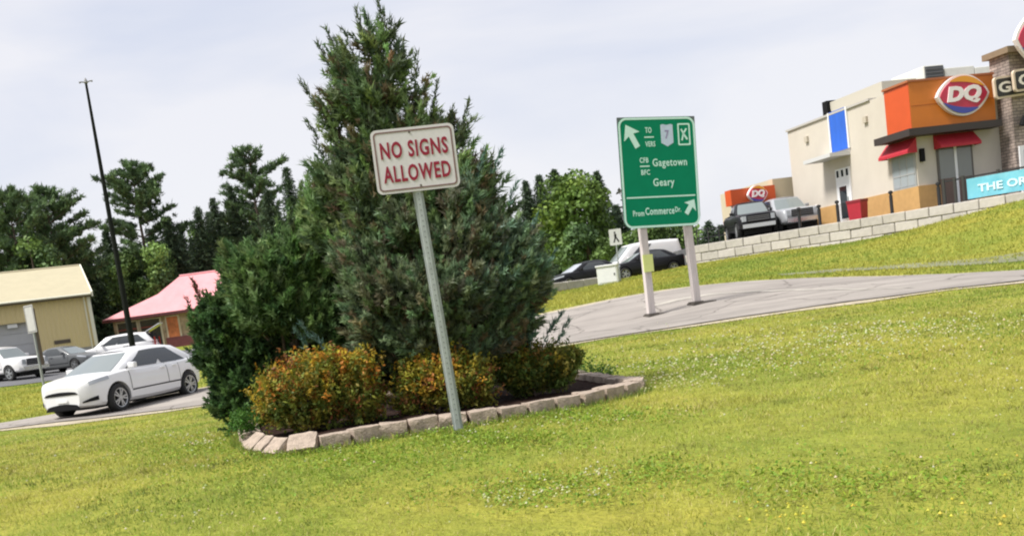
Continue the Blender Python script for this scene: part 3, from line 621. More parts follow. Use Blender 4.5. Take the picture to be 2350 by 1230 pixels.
post = mb.build('post', galv, ns)
mb = MB()
for k in range(54):
    z = .12+k*.0381; mb.lathe([(.0001, -.0215), (.0042, -.0215)], 8, 'Y', (0, 0, z))
mb.build('punched_hole', mat('hole_shadow', (.09, .095, .095), .8), post)
Wn, Hn = .590, .445; zc = 2.000
pan = empty('panel', (0, -.03, zc)); pan.parent = ns; pan.rotation_euler = (0, R_(2.2), 0)
bpy.data.objects.remove(pan)
panel = MB().prism(rrect(-Wn/2, Wn/2, -Hn/2, Hn/2, .04), -.0015, .0015).build('panel', sign_w, ns, (.022, -.03, zc), rot=(0, R_(2.4), 0))
MB().ring(rrect(-Wn/2+.017, Wn/2-.017, -Hn/2+.017, Hn/2-.017, .03), rrect(-Wn/2+.028, Wn/2-.028, -Hn/2+.028, Hn/2-.028, .022), -.0035, -.0012).build('border', brown_l, panel)
lettering('NO SIGNS', .478, .116, red_l, panel, (0.0, -.0022, .075), .026, space=1.14)
lettering('ALLOWED', .478, .116, red_l, panel, (0.0, -.0022, -.090), .026, space=1.14)
for z in (.188, -.185):
    MB().lathe([(.0001, -.006), (.006, -.005), (.008, 0)], 8, 'Y').build('bolt', mat('rusty_bolt', (.12, .1, .09), .5, metal=.6), panel, (-.02 if z > 0 else .015, -.0015, z))

# green guide sign
grn = mat('green_reflective_sheet', (0.001, 0.205, 0.098), .6, .06, 3, spec=.12)
mint = mat('reflective_mint_white', (0.56, 0.80, 0.69), .5, .05, 12)
pL, pR = at(1503, 728, 24.0), at(1594, 699, 24.55)
GW, GH = 1.95, 2.5
gc = at(1514, 396, 24.2)
gs = empty('direction_sign', ((pL.x+pR.x)/2, (pL.y+pR.y)/2, min(gz(pL.x, pL.y), gz(pR.x, pR.y))), R_(17), 'large green road direction sign on two grey posts at the road edge', 'sign')
inv = Matrix.Translation(gs.location) @ Matrix.Rotation(R_(17), 4, 'Z'); inv.invert()
lc = inv @ gc
gp_ = MB().prism(rrect(-GW/2, GW/2, -GH/2, GH/2, .20, 8), -.004, .004).build('panel', grn, gs, (lc.x, lc.y, lc.z), rot=(0, R_(3.2), 0))
MB().prism(rrect(-GW/2-.012, GW/2+.012, -GH/2+.02, GH/2+.012, .21, 8, .01), .006, .03).build('backing', mat('sign_back', (.10, .12, .12), .6), gp_)
MB().ring(rrect(-GW/2+.004, GW/2-.004, -GH/2+.004, GH/2-.004, .196, 8), rrect(-GW/2+.05, GW/2-.05, -GH/2+.05, GH/2-.05, .155, 8), -.008, -.003).build('border', mint, gp_)
def gpos(fx, fy): return ((fx-.5)*GW, -.0045, (.5-fy)*GH)
MB().bx((.05-.5)*GW, (.95-.5)*GW, -.008, -.003, (.5-.728)*GH, (.5-.715)*GH).build('divider_line', mint, gp_)
def arrow(fx, fy, L, wd, ang):
    P = [(-wd*.22, -L/2), (wd*.22, -L/2), (wd*.22, L*.05), (wd*.75, -.02*L), (0, L/2), (-wd*.75, -.02*L), (-wd*.22, L*.05)]
    ca, sa = math.cos(R_(ang)), math.sin(R_(ang)); P = [(x*ca-z*sa, x*sa+z*ca) for x, z in P]
    MB().prism(P, -.005, 0).build('arrow', mint, gp_, gpos(fx, fy))
arrow(.165, .165, .58, .30, 28); arrow(.875, .825, .40, .24, -35)
for s, fx, fy, w_, h_, b_ in (('TO', .385, .115, .16, .13, .03), ('VERS', .40, .24, .25, .12, .03), ('CFB', .305, .385, .22, .12, .03), ('BFC', .315, .495, .22, .12, .03), ('Gagetown', .64, .42, .88, .23, .02), ('Geary', .545, .60, .54, .23, .02), ('Prom', .19, .865, .28, .13, .025), ('Commerce', .47, .85, .74, .17, .025), ('Dr.', .71, .845, .15, .12, .025)):
    lettering(s, w_, h_, mint, gp_, gpos(fx, fy), b_*.7, space=1.1)
for fx, fy, ln in ((.39, .178, .24), (.31, .44, .24)):
    x, _, z = gpos(fx, fy); MB().bx(x-ln/2, x+ln/2, -.007, -.003, z-.014, z+.014).build('dash', mint, gp_)
x, _, z = gpos(.625, .158)
sh = [(-.155, -.19), (0, -.27), (.155, -.19), (.155, .22), (.10, .235), (.0, .215), (-.10, .235), (-.155, .22)]
MB().prism([(x+a, z+b) for a, b in sh], -.007, -.003).build('route_shield', mat('pale_blue_shield', (.48, .58, .68), .5, .1, 9), gp_)
lettering('7', .11, .2, mat('shield_numeral', (.27, .24, .38), .6), gp_, (x+.0, -.0072, z), .03)
x, _, z = gpos(.85, .16)
MB().ring(rrect(x-.16, x+.16, z-.25, z+.25, .03), rrect(x-.125, x+.125, z-.215, z+.215, .02), -.007, -.003).build('pictogram_frame', mint, gp_)
mb = MB()
for (a, b, c, d_, wd) in ((-.07, .12, .0, .0, .04), (.07, .13, -.03, -.0, .04), (-.02, .02, .08, -.12, .045), (-.02, .0, -.06, -.14, .04)):
    dx, dz = c-a, d_-b; L = math.hypot(dx, dz); ox, oz = -dz/L*wd/2, dx/L*wd/2
    mb.prism([(x+a+ox, z+b+oz), (x+a-ox, z+b-oz), (x+c-ox, z+d_-oz), (x+c+ox, z+d_+oz)], -.007, -.003)
mb.build('pictogram_figure', mint, gp_)
for P_, nm in ((pL, 0), (pR, 1)):
    q = inv @ Vector((P_.x, P_.y, gz(P_.x, P_.y))); top = lc.z+GH*.35
    yy = lc.y+.10
    o = MB().bx(-.085, .085, -.07, .07, -.3, top-q.z).build('post', mat('weathered_pale_post', (.52, .47, .45), .8, .12, 5, stretch=(5, 5, .5)), gs, (q.x+(.02 if nm else -.02), yy, q.z), bevel=.008)
    o.rotation_euler = (0, R_(0.8 if nm == 0 else -.6), 0)
    mb = MB().box((.15, 0, .03), (.62, .34, .07)); mb.box((0, 0, .075), (.30, .24, .03))  # dark slab offset right paints the post's cast shadow; small plate sits on top
    mb.build('base_plate_and_shadow', mat('plate_and_shadow_dark', (.07, .06, .05), .9, .3, 12), gs, (q.x, yy, q.z), bevel=.02)
    if nm == 0:
        MB().bx(-.115, .135, -.115, -.085, 1.05, 1.45).build('marker_tag', mat('lime_marker', (.60, .66, .22), .5, .08, 6), o)

# traffic sign beyond the road (small white one with black symbol)
def small_sign(base_px, top_px, Y, w_, h_, symbol, label, rz=0, sheet=None, postm=None, name='traffic_sign', thick=.05):
    b = at(*base_px, Y); t = at(*top_px, Y)
    z0 = gz(b.x, b.y); r = empty(name, (b.x, b.y, z0), rz, label, 'sign')
    H = t.z-z0
    MB().bx(-thick/2, thick/2, 0, thick, -.2, H).build('post', postm or galv, r)
    pn = MB().prism(rrect(-w_/2, w_/2, -h_/2, h_/2, .04), -.004, 0).build('panel', sheet or white_p, r, (0, -.002, H-h_/2+.03))
    if symbol: symbol(pn)
    return r
def walker(pn):
    mb = MB(); mb.lathe([(.0001, -.007), (.045, -.007), (.045, -.004)], 10, 'Y', (-.02, 0, .20))
    for P in ([(-.06, .14), (-.06, -.02), (.05, -.02), (.05, .14)], [(-.05, -.02), (-.13, -.24), (-.06, -.24), (.02, -.02)], [(-.01, -.02), (.10, -.24), (.17, -.22), (.06, -.02)]):
        mb.prism(P[::-1] if P[0][0] < P[-1][0] else P, -.007, -.0045)
    mb.build('symbol', blackp, pn)
small_sign((1424, 640), (1405, 528), 47, .58, .72, walker, 'small white sign with a black symbol beside the white van', R_(10), name='traffic_sign')
# sign on the left, seen nearly edge on beyond the road
b = at(110, 945, 28.3)
ls = empty('road_sign', (b.x, b.y, gz(b.x, b.y)), R_(-42), 'pale road sign seen at a slant on a thin post left of the white hatchback', 'sign')
MB().bx(-.03, .03, 0, .05, -.2, 2.95).build('post', mat('dull_steel_post', (.22, .24, .22), .6, .2, 10), ls)
MB().bx(-.06, .06, .05, .13, 1.35, 2.9).build('timber_backing', mat('dark_stained_timber', (.09, .07, .05), .8, .2, 8), ls)
MB().prism(rrect(-.28, .28, 2.25, 3.0, .03), -.012, -.004).build('panel', mat('dull_white_sheet', (.42, .42, .40), .6, .08, 6), ls)
MB().ring(rrect(-.26, .26, 2.27, 2.98, .03), rrect(-.23, .23, 2.3, 2.95, .02), -.016, -.012).build('border', mat('grey_border', (.2, .2, .2), .6), ls)

# white utility box
b = at(1398, 652, 46.5); ub = empty('utility_box', (b.x, b.y, gz(b.x, b.y)), R_(-12), 'white utility box standing in the grass below the white van', 'utility box')
MB().bx(-.46, .46, -.35, .35, 0, .78).build('cabinet', mat('white_box_paint', (.66, .67, .63), .5, .06, 4), ub, bevel=.03)
MB().bx(-.50, .50, -.39, .39, .78, .86).build('lid', white_p, ub, bevel=.02)
MB().bx(-.40, .40, -.362, -.352, .08, .70).build('door', white_p, ub)
MB().bx(.3, .34, -.38, -.362, .36, .46).build('handle', dark, ub)

# tall light pole
b = at(305, 800, 48.5); t = at(197, 190, 48.5); z0 = gz(b.x, b.y)
lp = empty('light_pole', (t.x, b.y, z0), 0, 'tall slim dark light pole in front of the pink roofed house', 'light pole')
H = t.z-z0
MB().tube([(0, 0, -.1), (0, 0, H*.5), (0, 0, H)], [.15, .11, .055], 12).build('shaft', mat('dark_green_pole', (.012, .014, .012), .8, .2, 3, spec=.1), lp, smooth=True)
MB().box((0, 0, .06), (.5, .5, .12)).build('base', conc, lp)
mb = MB(); mb.lathe([(.06, H-.05), (.10, H), (.06, H+.12), (.02, H+.2)], 10, 'Z')
mb.build('finial', mat('grey_metal', (.2, .2, .21), .5), lp)
for s in (-1, 1):
    MB().tube([(0, 0, H), (s*.2, 0, H+.05), (s*.30, 0, H+.03)], [.03, .03, .05], 6).build('lamp_bracket', MATS['grey_metal'], lp)

# ================================================================== TREES
def tube_trunk(H, r0, bend=.15): return MB().tube([(0, 0, -.3), (bend, 0, H*.35), (0, bend*.6, H*.7), (0, 0, H*.97)], [r0, r0*.75, r0*.42, r0*.08], 8)
def make_tree(kind, H, R, seed, cols):
    g = np.random.default_rng(seed); PV = []; PC = []; tr = tube_trunk(H, .012*H+.05)
    if kind == 'spruce':
        z = .06*H
        while z < H*.99:
            f = z/H; rr_ = R*(1-f)**.8*(.85+.3*g.random())+.04
            nb_ = int(6+5*(1-f)); a0 = g.random()*6.28
            for b in range(nb_):
                a = a0+b*6.28/nb_+g.normal(0, .25); L = rr_*g.uniform(.65, 1.2); ns_ = max(3, int(L/.30)); s = np.linspace(.12, 1, ns_)[:, None]
                d_ = np.array([math.cos(a), math.sin(a), 0]); drop = -.35*s**1.3*L+.10*s*L
                pos = d_*L*s+np.array([0, 0, z])+np.c_[np.zeros((ns_, 2)), drop[:, 0]]
                v, q = needles_g(g, pos, np.repeat((d_+np.array([0, 0, -.35]))[None], ns_, 0), .50*np.linspace(1.1, .6, ns_)*(.45+.55*min(1, L/1.2)), .075*(.5+.5*min(1, L/1.2)), 8, .6, palg(g, ns_, cols)); PV.append(v); PC.append(q)
            z += (.38+.25*(1-f))*max(.6, H/16)*.72
    elif kind == 'pine':
        z = .22*H
        while z < H*.985:
            f = (z/H-.22)/.78; rr_ = R*(.45+1.25*f*(1-f)*2)*(1 if f < .75 else 1-(f-.75)*2.4)
            nb_ = int(4+2*g.random()); a0 = g.random()*6.28
            for b in range(nb_):
                if g.random() < .18: continue
                a = a0+b*6.28/nb_+g.normal(0, .3); L = max(.5, rr_*g.uniform(.45, 1.25)); d_ = np.array([math.cos(a), math.sin(a), .12+.5*f])
                e = d_*L; tr.tube([(0, 0, z), tuple(e*.5+np.array([0, 0, z-.05*L])), tuple(e+np.array([0, 0, z+.05*L]))], [.05, .035, .012], 5)
                ns_ = max(6, int(L/.11)); s = g.uniform(.25, 1.05, ns_)[:, None]
                pos = e*s+np.array([0, 0, z])+g.normal(0, .16, (ns_, 3))*np.array([1.3, 1.3, .5])
                v, q = needles_g(g, pos, np.repeat((d_*.6+np.array([0, 0, .55]))[None], ns_, 0), .42, .055, 16, .7, palg(g, ns_, cols)); PV.append(v); PC.append(q)
            z += .62*max(.7, H/18)
    else:
        nl = 15 if kind == 'broad' else 9; LB = []
        for i in range(nl):
            a = g.random()*6.28; hz = H*(.28+.64*(i+.5)/nl); prof_ = math.sin(min(1, max(.12, (hz/H-.12)/.88))*math.pi*.93)**.7; r_ = R*prof_*g.uniform(.35, .7)
            lr = R*g.uniform(.34, .52); LB.append((math.cos(a)*r_, math.sin(a)*r_, hz, lr, lr, lr*.85)); tr.tube([(0, 0, hz*.55), (math.cos(a)*r_*.5, math.sin(a)*r_*.5, hz*.8), (math.cos(a)*r_, math.sin(a)*r_, hz)], [.09, .06, .02], 5)
        LB = np.array(LB); nlv = int(9000*(R/4)**1.6) if kind == 'broad' else 420
        vol = LB[:, 3]**2; i = g.choice(len(LB), nlv, p=vol/vol.sum()); u_ = g.normal(0, 1, (nlv, 3)); u_ /= np.linalg.norm(u_, axis=1)[:, None]
        pos = LB[i, :3]+u_*LB[i, 3:6]*g.uniform(.55, 1.08, (nlv, 1))
        lc_ = palg(g, len(LB), cols)[i]*(1+g.normal(0, .2, (nlv, 1)))
        nr = unit(u_+g.normal(0, .7, (nlv, 3))); a_ = unit(np.cross(nr, g.normal(0, 1, (nlv, 3)))); b_ = np.cross(nr, a_); s = (.15 if kind == 'broad' else .2)*g.uniform(.6, 1.4, (nlv, 1))
        V = np.stack([pos-a_*s, pos-b_*s*.7, pos+a_*s, pos-a_*s, pos+a_*s, pos+b_*s*.7], 1).reshape(-1, 3); PV.append(V); PC.append(np.repeat(np.clip(lc_, .004, .5), 2, 0))
    return trimesh('crown', np.concatenate(PV), np.clip(np.concatenate(PC), .003, .6)), tr.mesh('trunk', True)
def palg(g, n_, cols):
    c = np.array(cols)[g.integers(0, len(cols), n_)]; return np.clip(c*(1+g.normal(0, .22, (n_, 1))), .004, .6)
def needles_g(g, pos, dirs, L, W, n_, spread, cols):
    m_ = len(pos); c = np.repeat(pos, n_, 0); d_ = unit(np.repeat(dirs, n_, 0)+g.normal(0, spread, (m_*n_, 3))); l = np.repeat(np.broadcast_to(L, (m_,)), n_)*g.uniform(.6, 1.25, m_*n_)
    sd_ = unit(np.cross(d_, g.normal(0, 1, (m_*n_, 3)))); b = c+g.normal(0, .08, (m_*n_, 3)); w_ = W*g.uniform(.7, 1.3, (m_*n_, 1))
    return np.stack([b-sd_*w_, b+sd_*w_, b+d_*l[:, None]], 1).reshape(-1, 3), np.repeat(cols, n_, 0)*(1+g.normal(0, .12, (m_*n_, 1)))
SPC = [(0.058, 0.092, 0.047), (0.074, 0.113, 0.054), (0.046, 0.074, 0.043)]; PIC = [(0.092, 0.154, 0.061), (0.122, 0.192, 0.074), (0.074, 0.120, 0.059)]
BRC = [(0.132, 0.213, 0.034), (0.167, 0.247, 0.044), (0.098, 0.167, 0.032)]; BRD = [(0.103, 0.179, 0.051), (0.140, 0.223, 0.057), (0.071, 0.127, 0.045)]
PRO = {}
def proto(key, *a):
    if key not in PRO: PRO[key] = make_tree(*a)
    return PRO[key]
def tree(name, kind, key, px, py, Y, rpx, label, cols, group, seed=1, Href=None):
    t = at(px, py, Y); z0 = gz(t.x, t.y); H = t.z-z0; R = rpx*Y/FPX
    cr_, tk = proto(key, kind, Href or H, (Href or H)*R/H, seed, cols)
    s = H/(Href or H)
    r = empty(name, (t.x, t.y, z0), random.uniform(0, 6.28), label, 'tree', group); r.scale = (s, s, s)
    mobj('crown', cr_, leafmat('far_leaf', .2), r); mobj('trunk', tk, bark, r)
    return r
GT = 'trees of the wood behind the car park'
T = [
 ('pine_tree', 'pine', 12, 440, 84, 75, 'dark pine at the extreme left edge above the yellow building', PIC, 21),
 ('pine_tree', 'pine', 98, 438, 88, 82, 'broad pine rising above the yellow building roof', PIC, 22),
 ('pine_tree', 'pine', 300, 375, 96, 72, 'tall open pine right behind the light pole', PIC, 23),
 ('pine_tree', 'pine', 568, 340, 99, 68, 'tallest pine with a flat open crown left of the juniper', PIC, 24),
 ('spruce_tree', 'spruce', 188, 545, 92, 32, 'small dark spruce between the two left pines', SPC, 31),
 ('spruce_tree', 'spruce', 240, 522, 96, 34, 'dark spruce just left of the light pole', SPC, 32),
 ('spruce_tree', 'spruce', 383, 492, 95, 46, 'dark rounded spruce right of the open pine', SPC, 33),
 ('spruce_tree', 'spruce', 452, 470, 96, 38, 'dark spruce above the pink house roof', SPC, 34),
 ('spruce_tree', 'spruce', 486, 450, 97, 34, 'pointed spruce next to the tallest pine on its left', SPC, 35),
 ('spruce_tree', 'spruce', 524, 420, 98, 36, 'tall spruce hugging the left side of the tallest pine', SPC, 36),
 ('spruce_tree', 'spruce', 655, 378, 95, 42, 'pointed spruce beside the feathery juniper shrub top', SPC, 37),
 ('spruce_tree', 'spruce', 610, 430, 92, 42, 'spruce below the right side of the tallest pine', SPC, 38),
 ('leafy_tree', 'broad', 352, 560, 93, 62, 'leafy green tree behind the left slope of the pink roof', BRD, 41),
 ('leafy_tree', 'broad', 262, 575, 93, 58, 'low leafy tree directly behind the light pole', BRD, 42),
 ('leafy_tree', 'broad', 60, 535, 82, 75, 'mid green leafy tree showing over the yellow roof', BRD, 43),
 ('spruce_tree', 'spruce', 1270, 385, 88, 44, 'dark spruce top showing above the light green tree', SPC, 51),
 ('spruce_tree', 'spruce', 1236, 398, 90, 34, 'dark spruce left of the light green tree', SPC, 52),
 ('spruce_tree', 'spruce', 1205, 415, 90, 34, 'dark spruce touching the right edge of the juniper', SPC, 53),
 ('spruce_tree', 'spruce', 1368, 392, 84, 34, 'narrow ragged spruce right of the light green tree', SPC, 54),
 ('spruce_tree', 'spruce', 1412, 470, 86, 36, 'short dark spruce against the green sign left edge', SPC, 55),
 ('leafy_tree', 'broad', 1305, 400, 72, 108, 'rounded light green leafy tree between juniper and green sign', BRC, 56),
 ('bare_tree', 'bare', 1425, 420, 90, 60, 'pale thin half bare tree beside the green sign', [(.10, .105, .085), (.13, .13, .11)], 57),
 ('leafy_tree', 'broad', 1345, 520, 68, 70, 'dark leafy tree behind the parked black cars', BRD, 58),
 ('leafy_tree', 'broad', 1475, 500, 78, 62, 'leafy tree below the green sign behind the van', BRD, 59),
 ('leafy_tree', 'broad', 1545, 505, 80, 58, 'leafy tree behind the rear of the white van', BRD, 60),
 ('spruce_tree', 'spruce', 1625, 508, 84, 30, 'small spruce right of the green sign posts', SPC, 61),
 ('spruce_tree', 'spruce', 1655, 518, 84, 26, 'smallest spruce left of the parked black pickup', SPC, 62),
]
for nm, kind, px, py, Y, rp, lb, cols, seed in T: tree(nm, kind, seed, px, py, Y, rp*(1.75 if kind == 'spruce' else 1.1 if kind == 'pine' else 1), lb, cols, GT, seed)
# the darker back rows of the wood, alike and overlapping
rb = random.Random(5); k = 0
for row, (Y, y0, x0, x1, step) in enumerate(((108, -8, -60, 700, 34), (103, 28, -60, 700, 38))):
    x = x0
    while x < x1:
        yb = np.interp(x, [-60, 60, 180, 250, 400, 520, 650, 780], [545, 530, 575, 560, 525, 490, 465, 470])+y0+rb.uniform(-14, 14)
        if 150 < x < 215 and row == 0: yb += 14
        tree('wood_tree', 'spruce' if k % 3 else 'broad', ('w', k % 5), x, yb, Y+rb.uniform(-2, 2), 46 if k % 3 else 48, 'dark tree of the dense wood behind the buildings', SPC if k % 3 else BRD, 'back rows of the wood', 70+k % 5, Href=13.0); k += 1
        x += step*rb.uniform(.8, 1.2)
for x in range(735, 1190, 42):
    tree('wood_tree', 'spruce' if k % 3 else 'broad', ('w', k % 5), x, 505-(x-735)*.03+rb.uniform(-12, 12), 98+rb.uniform(-4, 4), 46, 'dark tree of the dense wood behind the buildings', SPC if k % 3 else BRD, 'back rows of the wood', 70+k % 5, Href=13.0); k += 1
for x in range(1180, 1580, 46):
    tree('wood_tree', 'broad' if k % 2 else 'spruce', ('v', k % 3), x, 500+(x-1180)*.09+rb.uniform(-14, 14), 94+rb.uniform(-2, 2), 46, 'dark tree at the back of the wood behind the van', BRD if k % 2 else SPC, 'back row behind the van', 80+k % 3, Href=10.0); k += 1
x = 1590
while x < 1690:
    tree('wood_tree', 'broad', ('v2', k % 2), x, 545+rb.uniform(-8, 8), 86, 30, 'low bushy tree beyond the left end of the lot', BRD, 'low trees beyond the lot', 90+k % 2, Href=7.0); k += 1; x += 27
# ================================================================== BUILDINGS
# ---- yellow building, left
yel = mat('pale_yellow_siding', (0.62, 0.50, 0.25), .7, .05, 2, stretch=(8, 8, .3))
yroof = mat('cream_metal_roof', (0.40, 0.355, 0.235), .6, .05, 1.5)
def _ribs():
    t = yel.node_tree; b = t.nodes['Principled BSDF']; tcn = N(t, 'ShaderNodeTexCoord'); wv = N(t, 'ShaderNodeTexWave', bands_direction='X'); wv.inputs['Scale'].default_value = 1.1; wv.inputs['Distortion'].default_value = 0
    t.links.new(tcn.outputs['Object'], wv.inputs['Vector']); bp = N(t, 'ShaderNodeBump'); bp.inputs['Strength'].default_value = .8; bp.inputs['Distance'].default_value = .06; t.links.new(wv.outputs['Fac'], bp.inputs['Height']); t.links.new(bp.outputs[0], b.inputs['Normal'])
_ribs()
YB = 70; YYAW = R_(24)
e = at(203, 676, YB); z_e = e.z; gb = gz(e.x, YB)
yb = empty('yellow_building', (e.x, YB, gb), YYAW, 'pale yellow metal sided building with a cream roof at the left edge', 'building')
YU = Vector((math.cos(YYAW), math.sin(YYAW), 0)); YV = Vector((-math.sin(YYAW), math.cos(YYAW), 0)); YO = Vector((e.x, YB, gb))
def yw(px, py, off=0):
    d_ = Vector(ray(px, py)); o_3 = Vector((0, 0, EYE)); s = ((YO-o_3).dot(YV)+off)/d_.dot(YV); p = o_3+d_*s-YO; return p.dot(YU), p.z
def put(nm, mb, m_, par, **k): return mb.build(nm, m_, par, **k)
H = z_e-gb; Lb = 26.0; D = 10.0
zb_ = yw(222, 793)[1]; gx0 = yw(88, 760)[0]; gz1 = yw(30, 742)[1]
rdx, rdz = yw(181, 609, D/2); rise = rdz-H-.15; ue = .0
wl_ = MB(); wl_.bx(gx0, ue, 0, .3, zb_, H).bx(-Lb, gx0, 0, .3, gz1, H).bx(-Lb, -Lb+6, .001, .3, zb_, gz1)
wl_.bx(-.3, 0, .3, D, zb_, H)
put('wall', wl_, yel, yb)
put('foundation', MB().bx(-Lb, .05, -.06, D, -.5, zb_), mat('grey_foundation', (.26, .25, .24), .9, .15, 3), yb)
rf = MB()
rf.add([(-Lb, -.5, H-.05), (.15, -.5, H-.05), (rdx, D/2, H+rise), (-Lb, D/2, H+rise), (-Lb, -.5, H+.10), (.15, -.5, H+.10), (rdx, D/2, H+rise+.15), (-Lb, D/2, H+rise+.15)], [(0, 1, 2, 3), (4, 5, 6, 7), (0, 1, 5, 4), (1, 2, 6, 5), (2, 3, 7, 6)])
rf.add([(-Lb, D+.5, H+.10), (.15, D+.5, H+.10), (rdx, D/2, H+rise+.15), (-Lb, D/2, H+rise+.15)], [(0, 1, 2, 3)])
roof = put('roof', rf, yroof, yb)
put('ridge_cap', MB().tube([(-Lb, D/2, H+rise+.16), (rdx, D/2, H+rise+.16)], .07, 6), yroof, roof)
put('gable_wall', MB().add([(-.02, .1, H-.02), (-.02, D, H-.02), (rdx-.1, D/2, H+rise)], [(0, 1, 2)]), yel, yb)
put('corner_trim', MB().bx(-.16, .06, -.05, .0, zb_, H), mat('pale_trim', (.66, .64, .52), .6), yb)
put('barge_board', MB().add([(.16, -.55, H-.16), (.16, -.55, H+.16), (rdx+.02, D/2, H+rise+.22), (rdx+.02, D/2, H+rise-.10), (.26, -.55, H-.16), (.26, -.55, H+.16), (rdx+.12, D/2, H+rise+.22), (rdx+.12, D/2, H+rise-.10)], [(0, 1, 2, 3), (4, 5, 6, 7), (0, 1, 5, 4), (1, 2, 6, 5), (0, 4, 7, 3)]), MATS['pale_trim'], yb)
put('soffit', MB().bx(-Lb, .1, -.5, 0, H-.14, H-.06), mat('dark_brown_trim', (.10, .075, .045), .7), yb)
gd = put('garage_door', MB().bx(-Lb+6, gx0, .5, .6, 0, gz1-.5), mat('grey_door', (.42, .42, .42), .6, .05, 2), yb)
for k in range(4): put('door_panel', MB().bx(-Lb+6.1, gx0-.1, .46, .497, .3+k*.75, .98+k*.75), MATS['grey_door'], gd)
put('garage_lining', MB().bx(-Lb+6, gx0, .62, .9, 0, gz1), dark, yb)
put('gutter', MB().tube([(-Lb, -.55, H+.02), (.12, -.55, H+.02)], .07, 6), MATS['pale_trim'], yb)
put('downspout', MB().tube([(-.35, -.5, H), (-.35, -.08, H-.35), (-.35, -.08, zb_-.4)], .05, 6), MATS['pale_trim'], yb)
lx, lz_ = yw(28, 748); put('wall_lamp', MB().bx(lx-.3, lx+.3, .15, .4, lz_-.12, lz_+.12), white_p, yb)
vx, vz = yw(125, 787); put('vent', MB().bx(vx, vx+1.0, -.05, .0, vz-.1, vz+.15), mat('dark_vent', (.09, .07, .05), .7), yb)

# ---- pink-roofed house
PH = 78
pe = at(234, 736, PH); gb = gz(pe.x, PH); pr_ = at(425, 703, PH)
pk = empty('pink_roof_house', (pe.x, PH, gb), 0, 'low brick house with a faded pink hip roof behind the light pole', 'house')
He = pe.z-gb; Lh = at(620, 690, PH).x-pe.x; Dh = 12
rid0 = at(412, 634, PH+5.5); rid1 = at(600, 610, PH+5.5)
pink = mat('faded_pink_roof', (0.60, 0.26, 0.275), .7, .10, 1.2, stretch=(1, .4, 1))
rx0, rx1, rz = rid0.x-pe.x, Lh-2.5, rid0.z-gb
mid = at(362, 675, PH+2.6); mx_, my_, mz_ = mid.x-pe.x, 2.6, mid.z-gb
rf = MB(); rf.add([(0, 0, He), (Lh, 0, He), (Lh, Dh, He), (0, Dh, He), (rx0, 5.5, rz), (rx1, 5.5, rz), (mx_, my_, mz_), (mx_, Dh-my_, mz_)],
    [(0, 1, 5, 4, 6), (0, 6, 7, 3), (6, 4, 7), (3, 7, 4, 5, 2), (1, 2, 5), (0, 3, 2, 1)])
roof = put('roof', rf, pink, pk)
put('fascia', MB().bx(0.0, Lh, -.04, .0, He-.22, He-.0), mat('maroon_fascia', (.09, .02, .025), .6), pk)
put('ridge_cap', MB().tube([(rx0, 5.5, rz+.02), (rx1, 5.5, rz+.02)], .09, 6), pink, roof)
brk = mat('mottled_pale_brick', (0.38, 0.29, 0.21), .9, .4, 3.0, bump=.3)
put('wall', MB().bx(.6, Lh-.6, .5, Dh-.6, 0, He-.05), brk, pk)
wz = at(300, 780, PH).z-gb
for xa, xb_, col in ((265, 308, 0), (318, 362, 0), (380, 405, 1)):
    a = at(xa, 745, PH).x-pe.x; b_ = at(xb_, 740, PH).x-pe.x
    wd = put('window', MB().bx(a-.12, b_+.12, .40, .5, wz-.9, He-.28), mat('cream_frame', (.55, .48, .38), .7), pk)
    put('pane', MB().bx(a, b_, .37, .43, wz-.8, He-.38), (glass_d, mat('orange_poster', (.45, .14, .05), .6, .3, 3))[col], wd)
    if not col: put('glazing_bar', MB().bx(a, b_, .35, .40, He-.95, He-.87), mat('red_bar', (.22, .03, .03), .6), wd)
put('dado', MB().bx(at(375, 760, PH).x-pe.x, Lh-.6, .36, .5, 0, wz-.2), mat('maroon_dado', (.12, .03, .035), .7, .2, 3), pk)

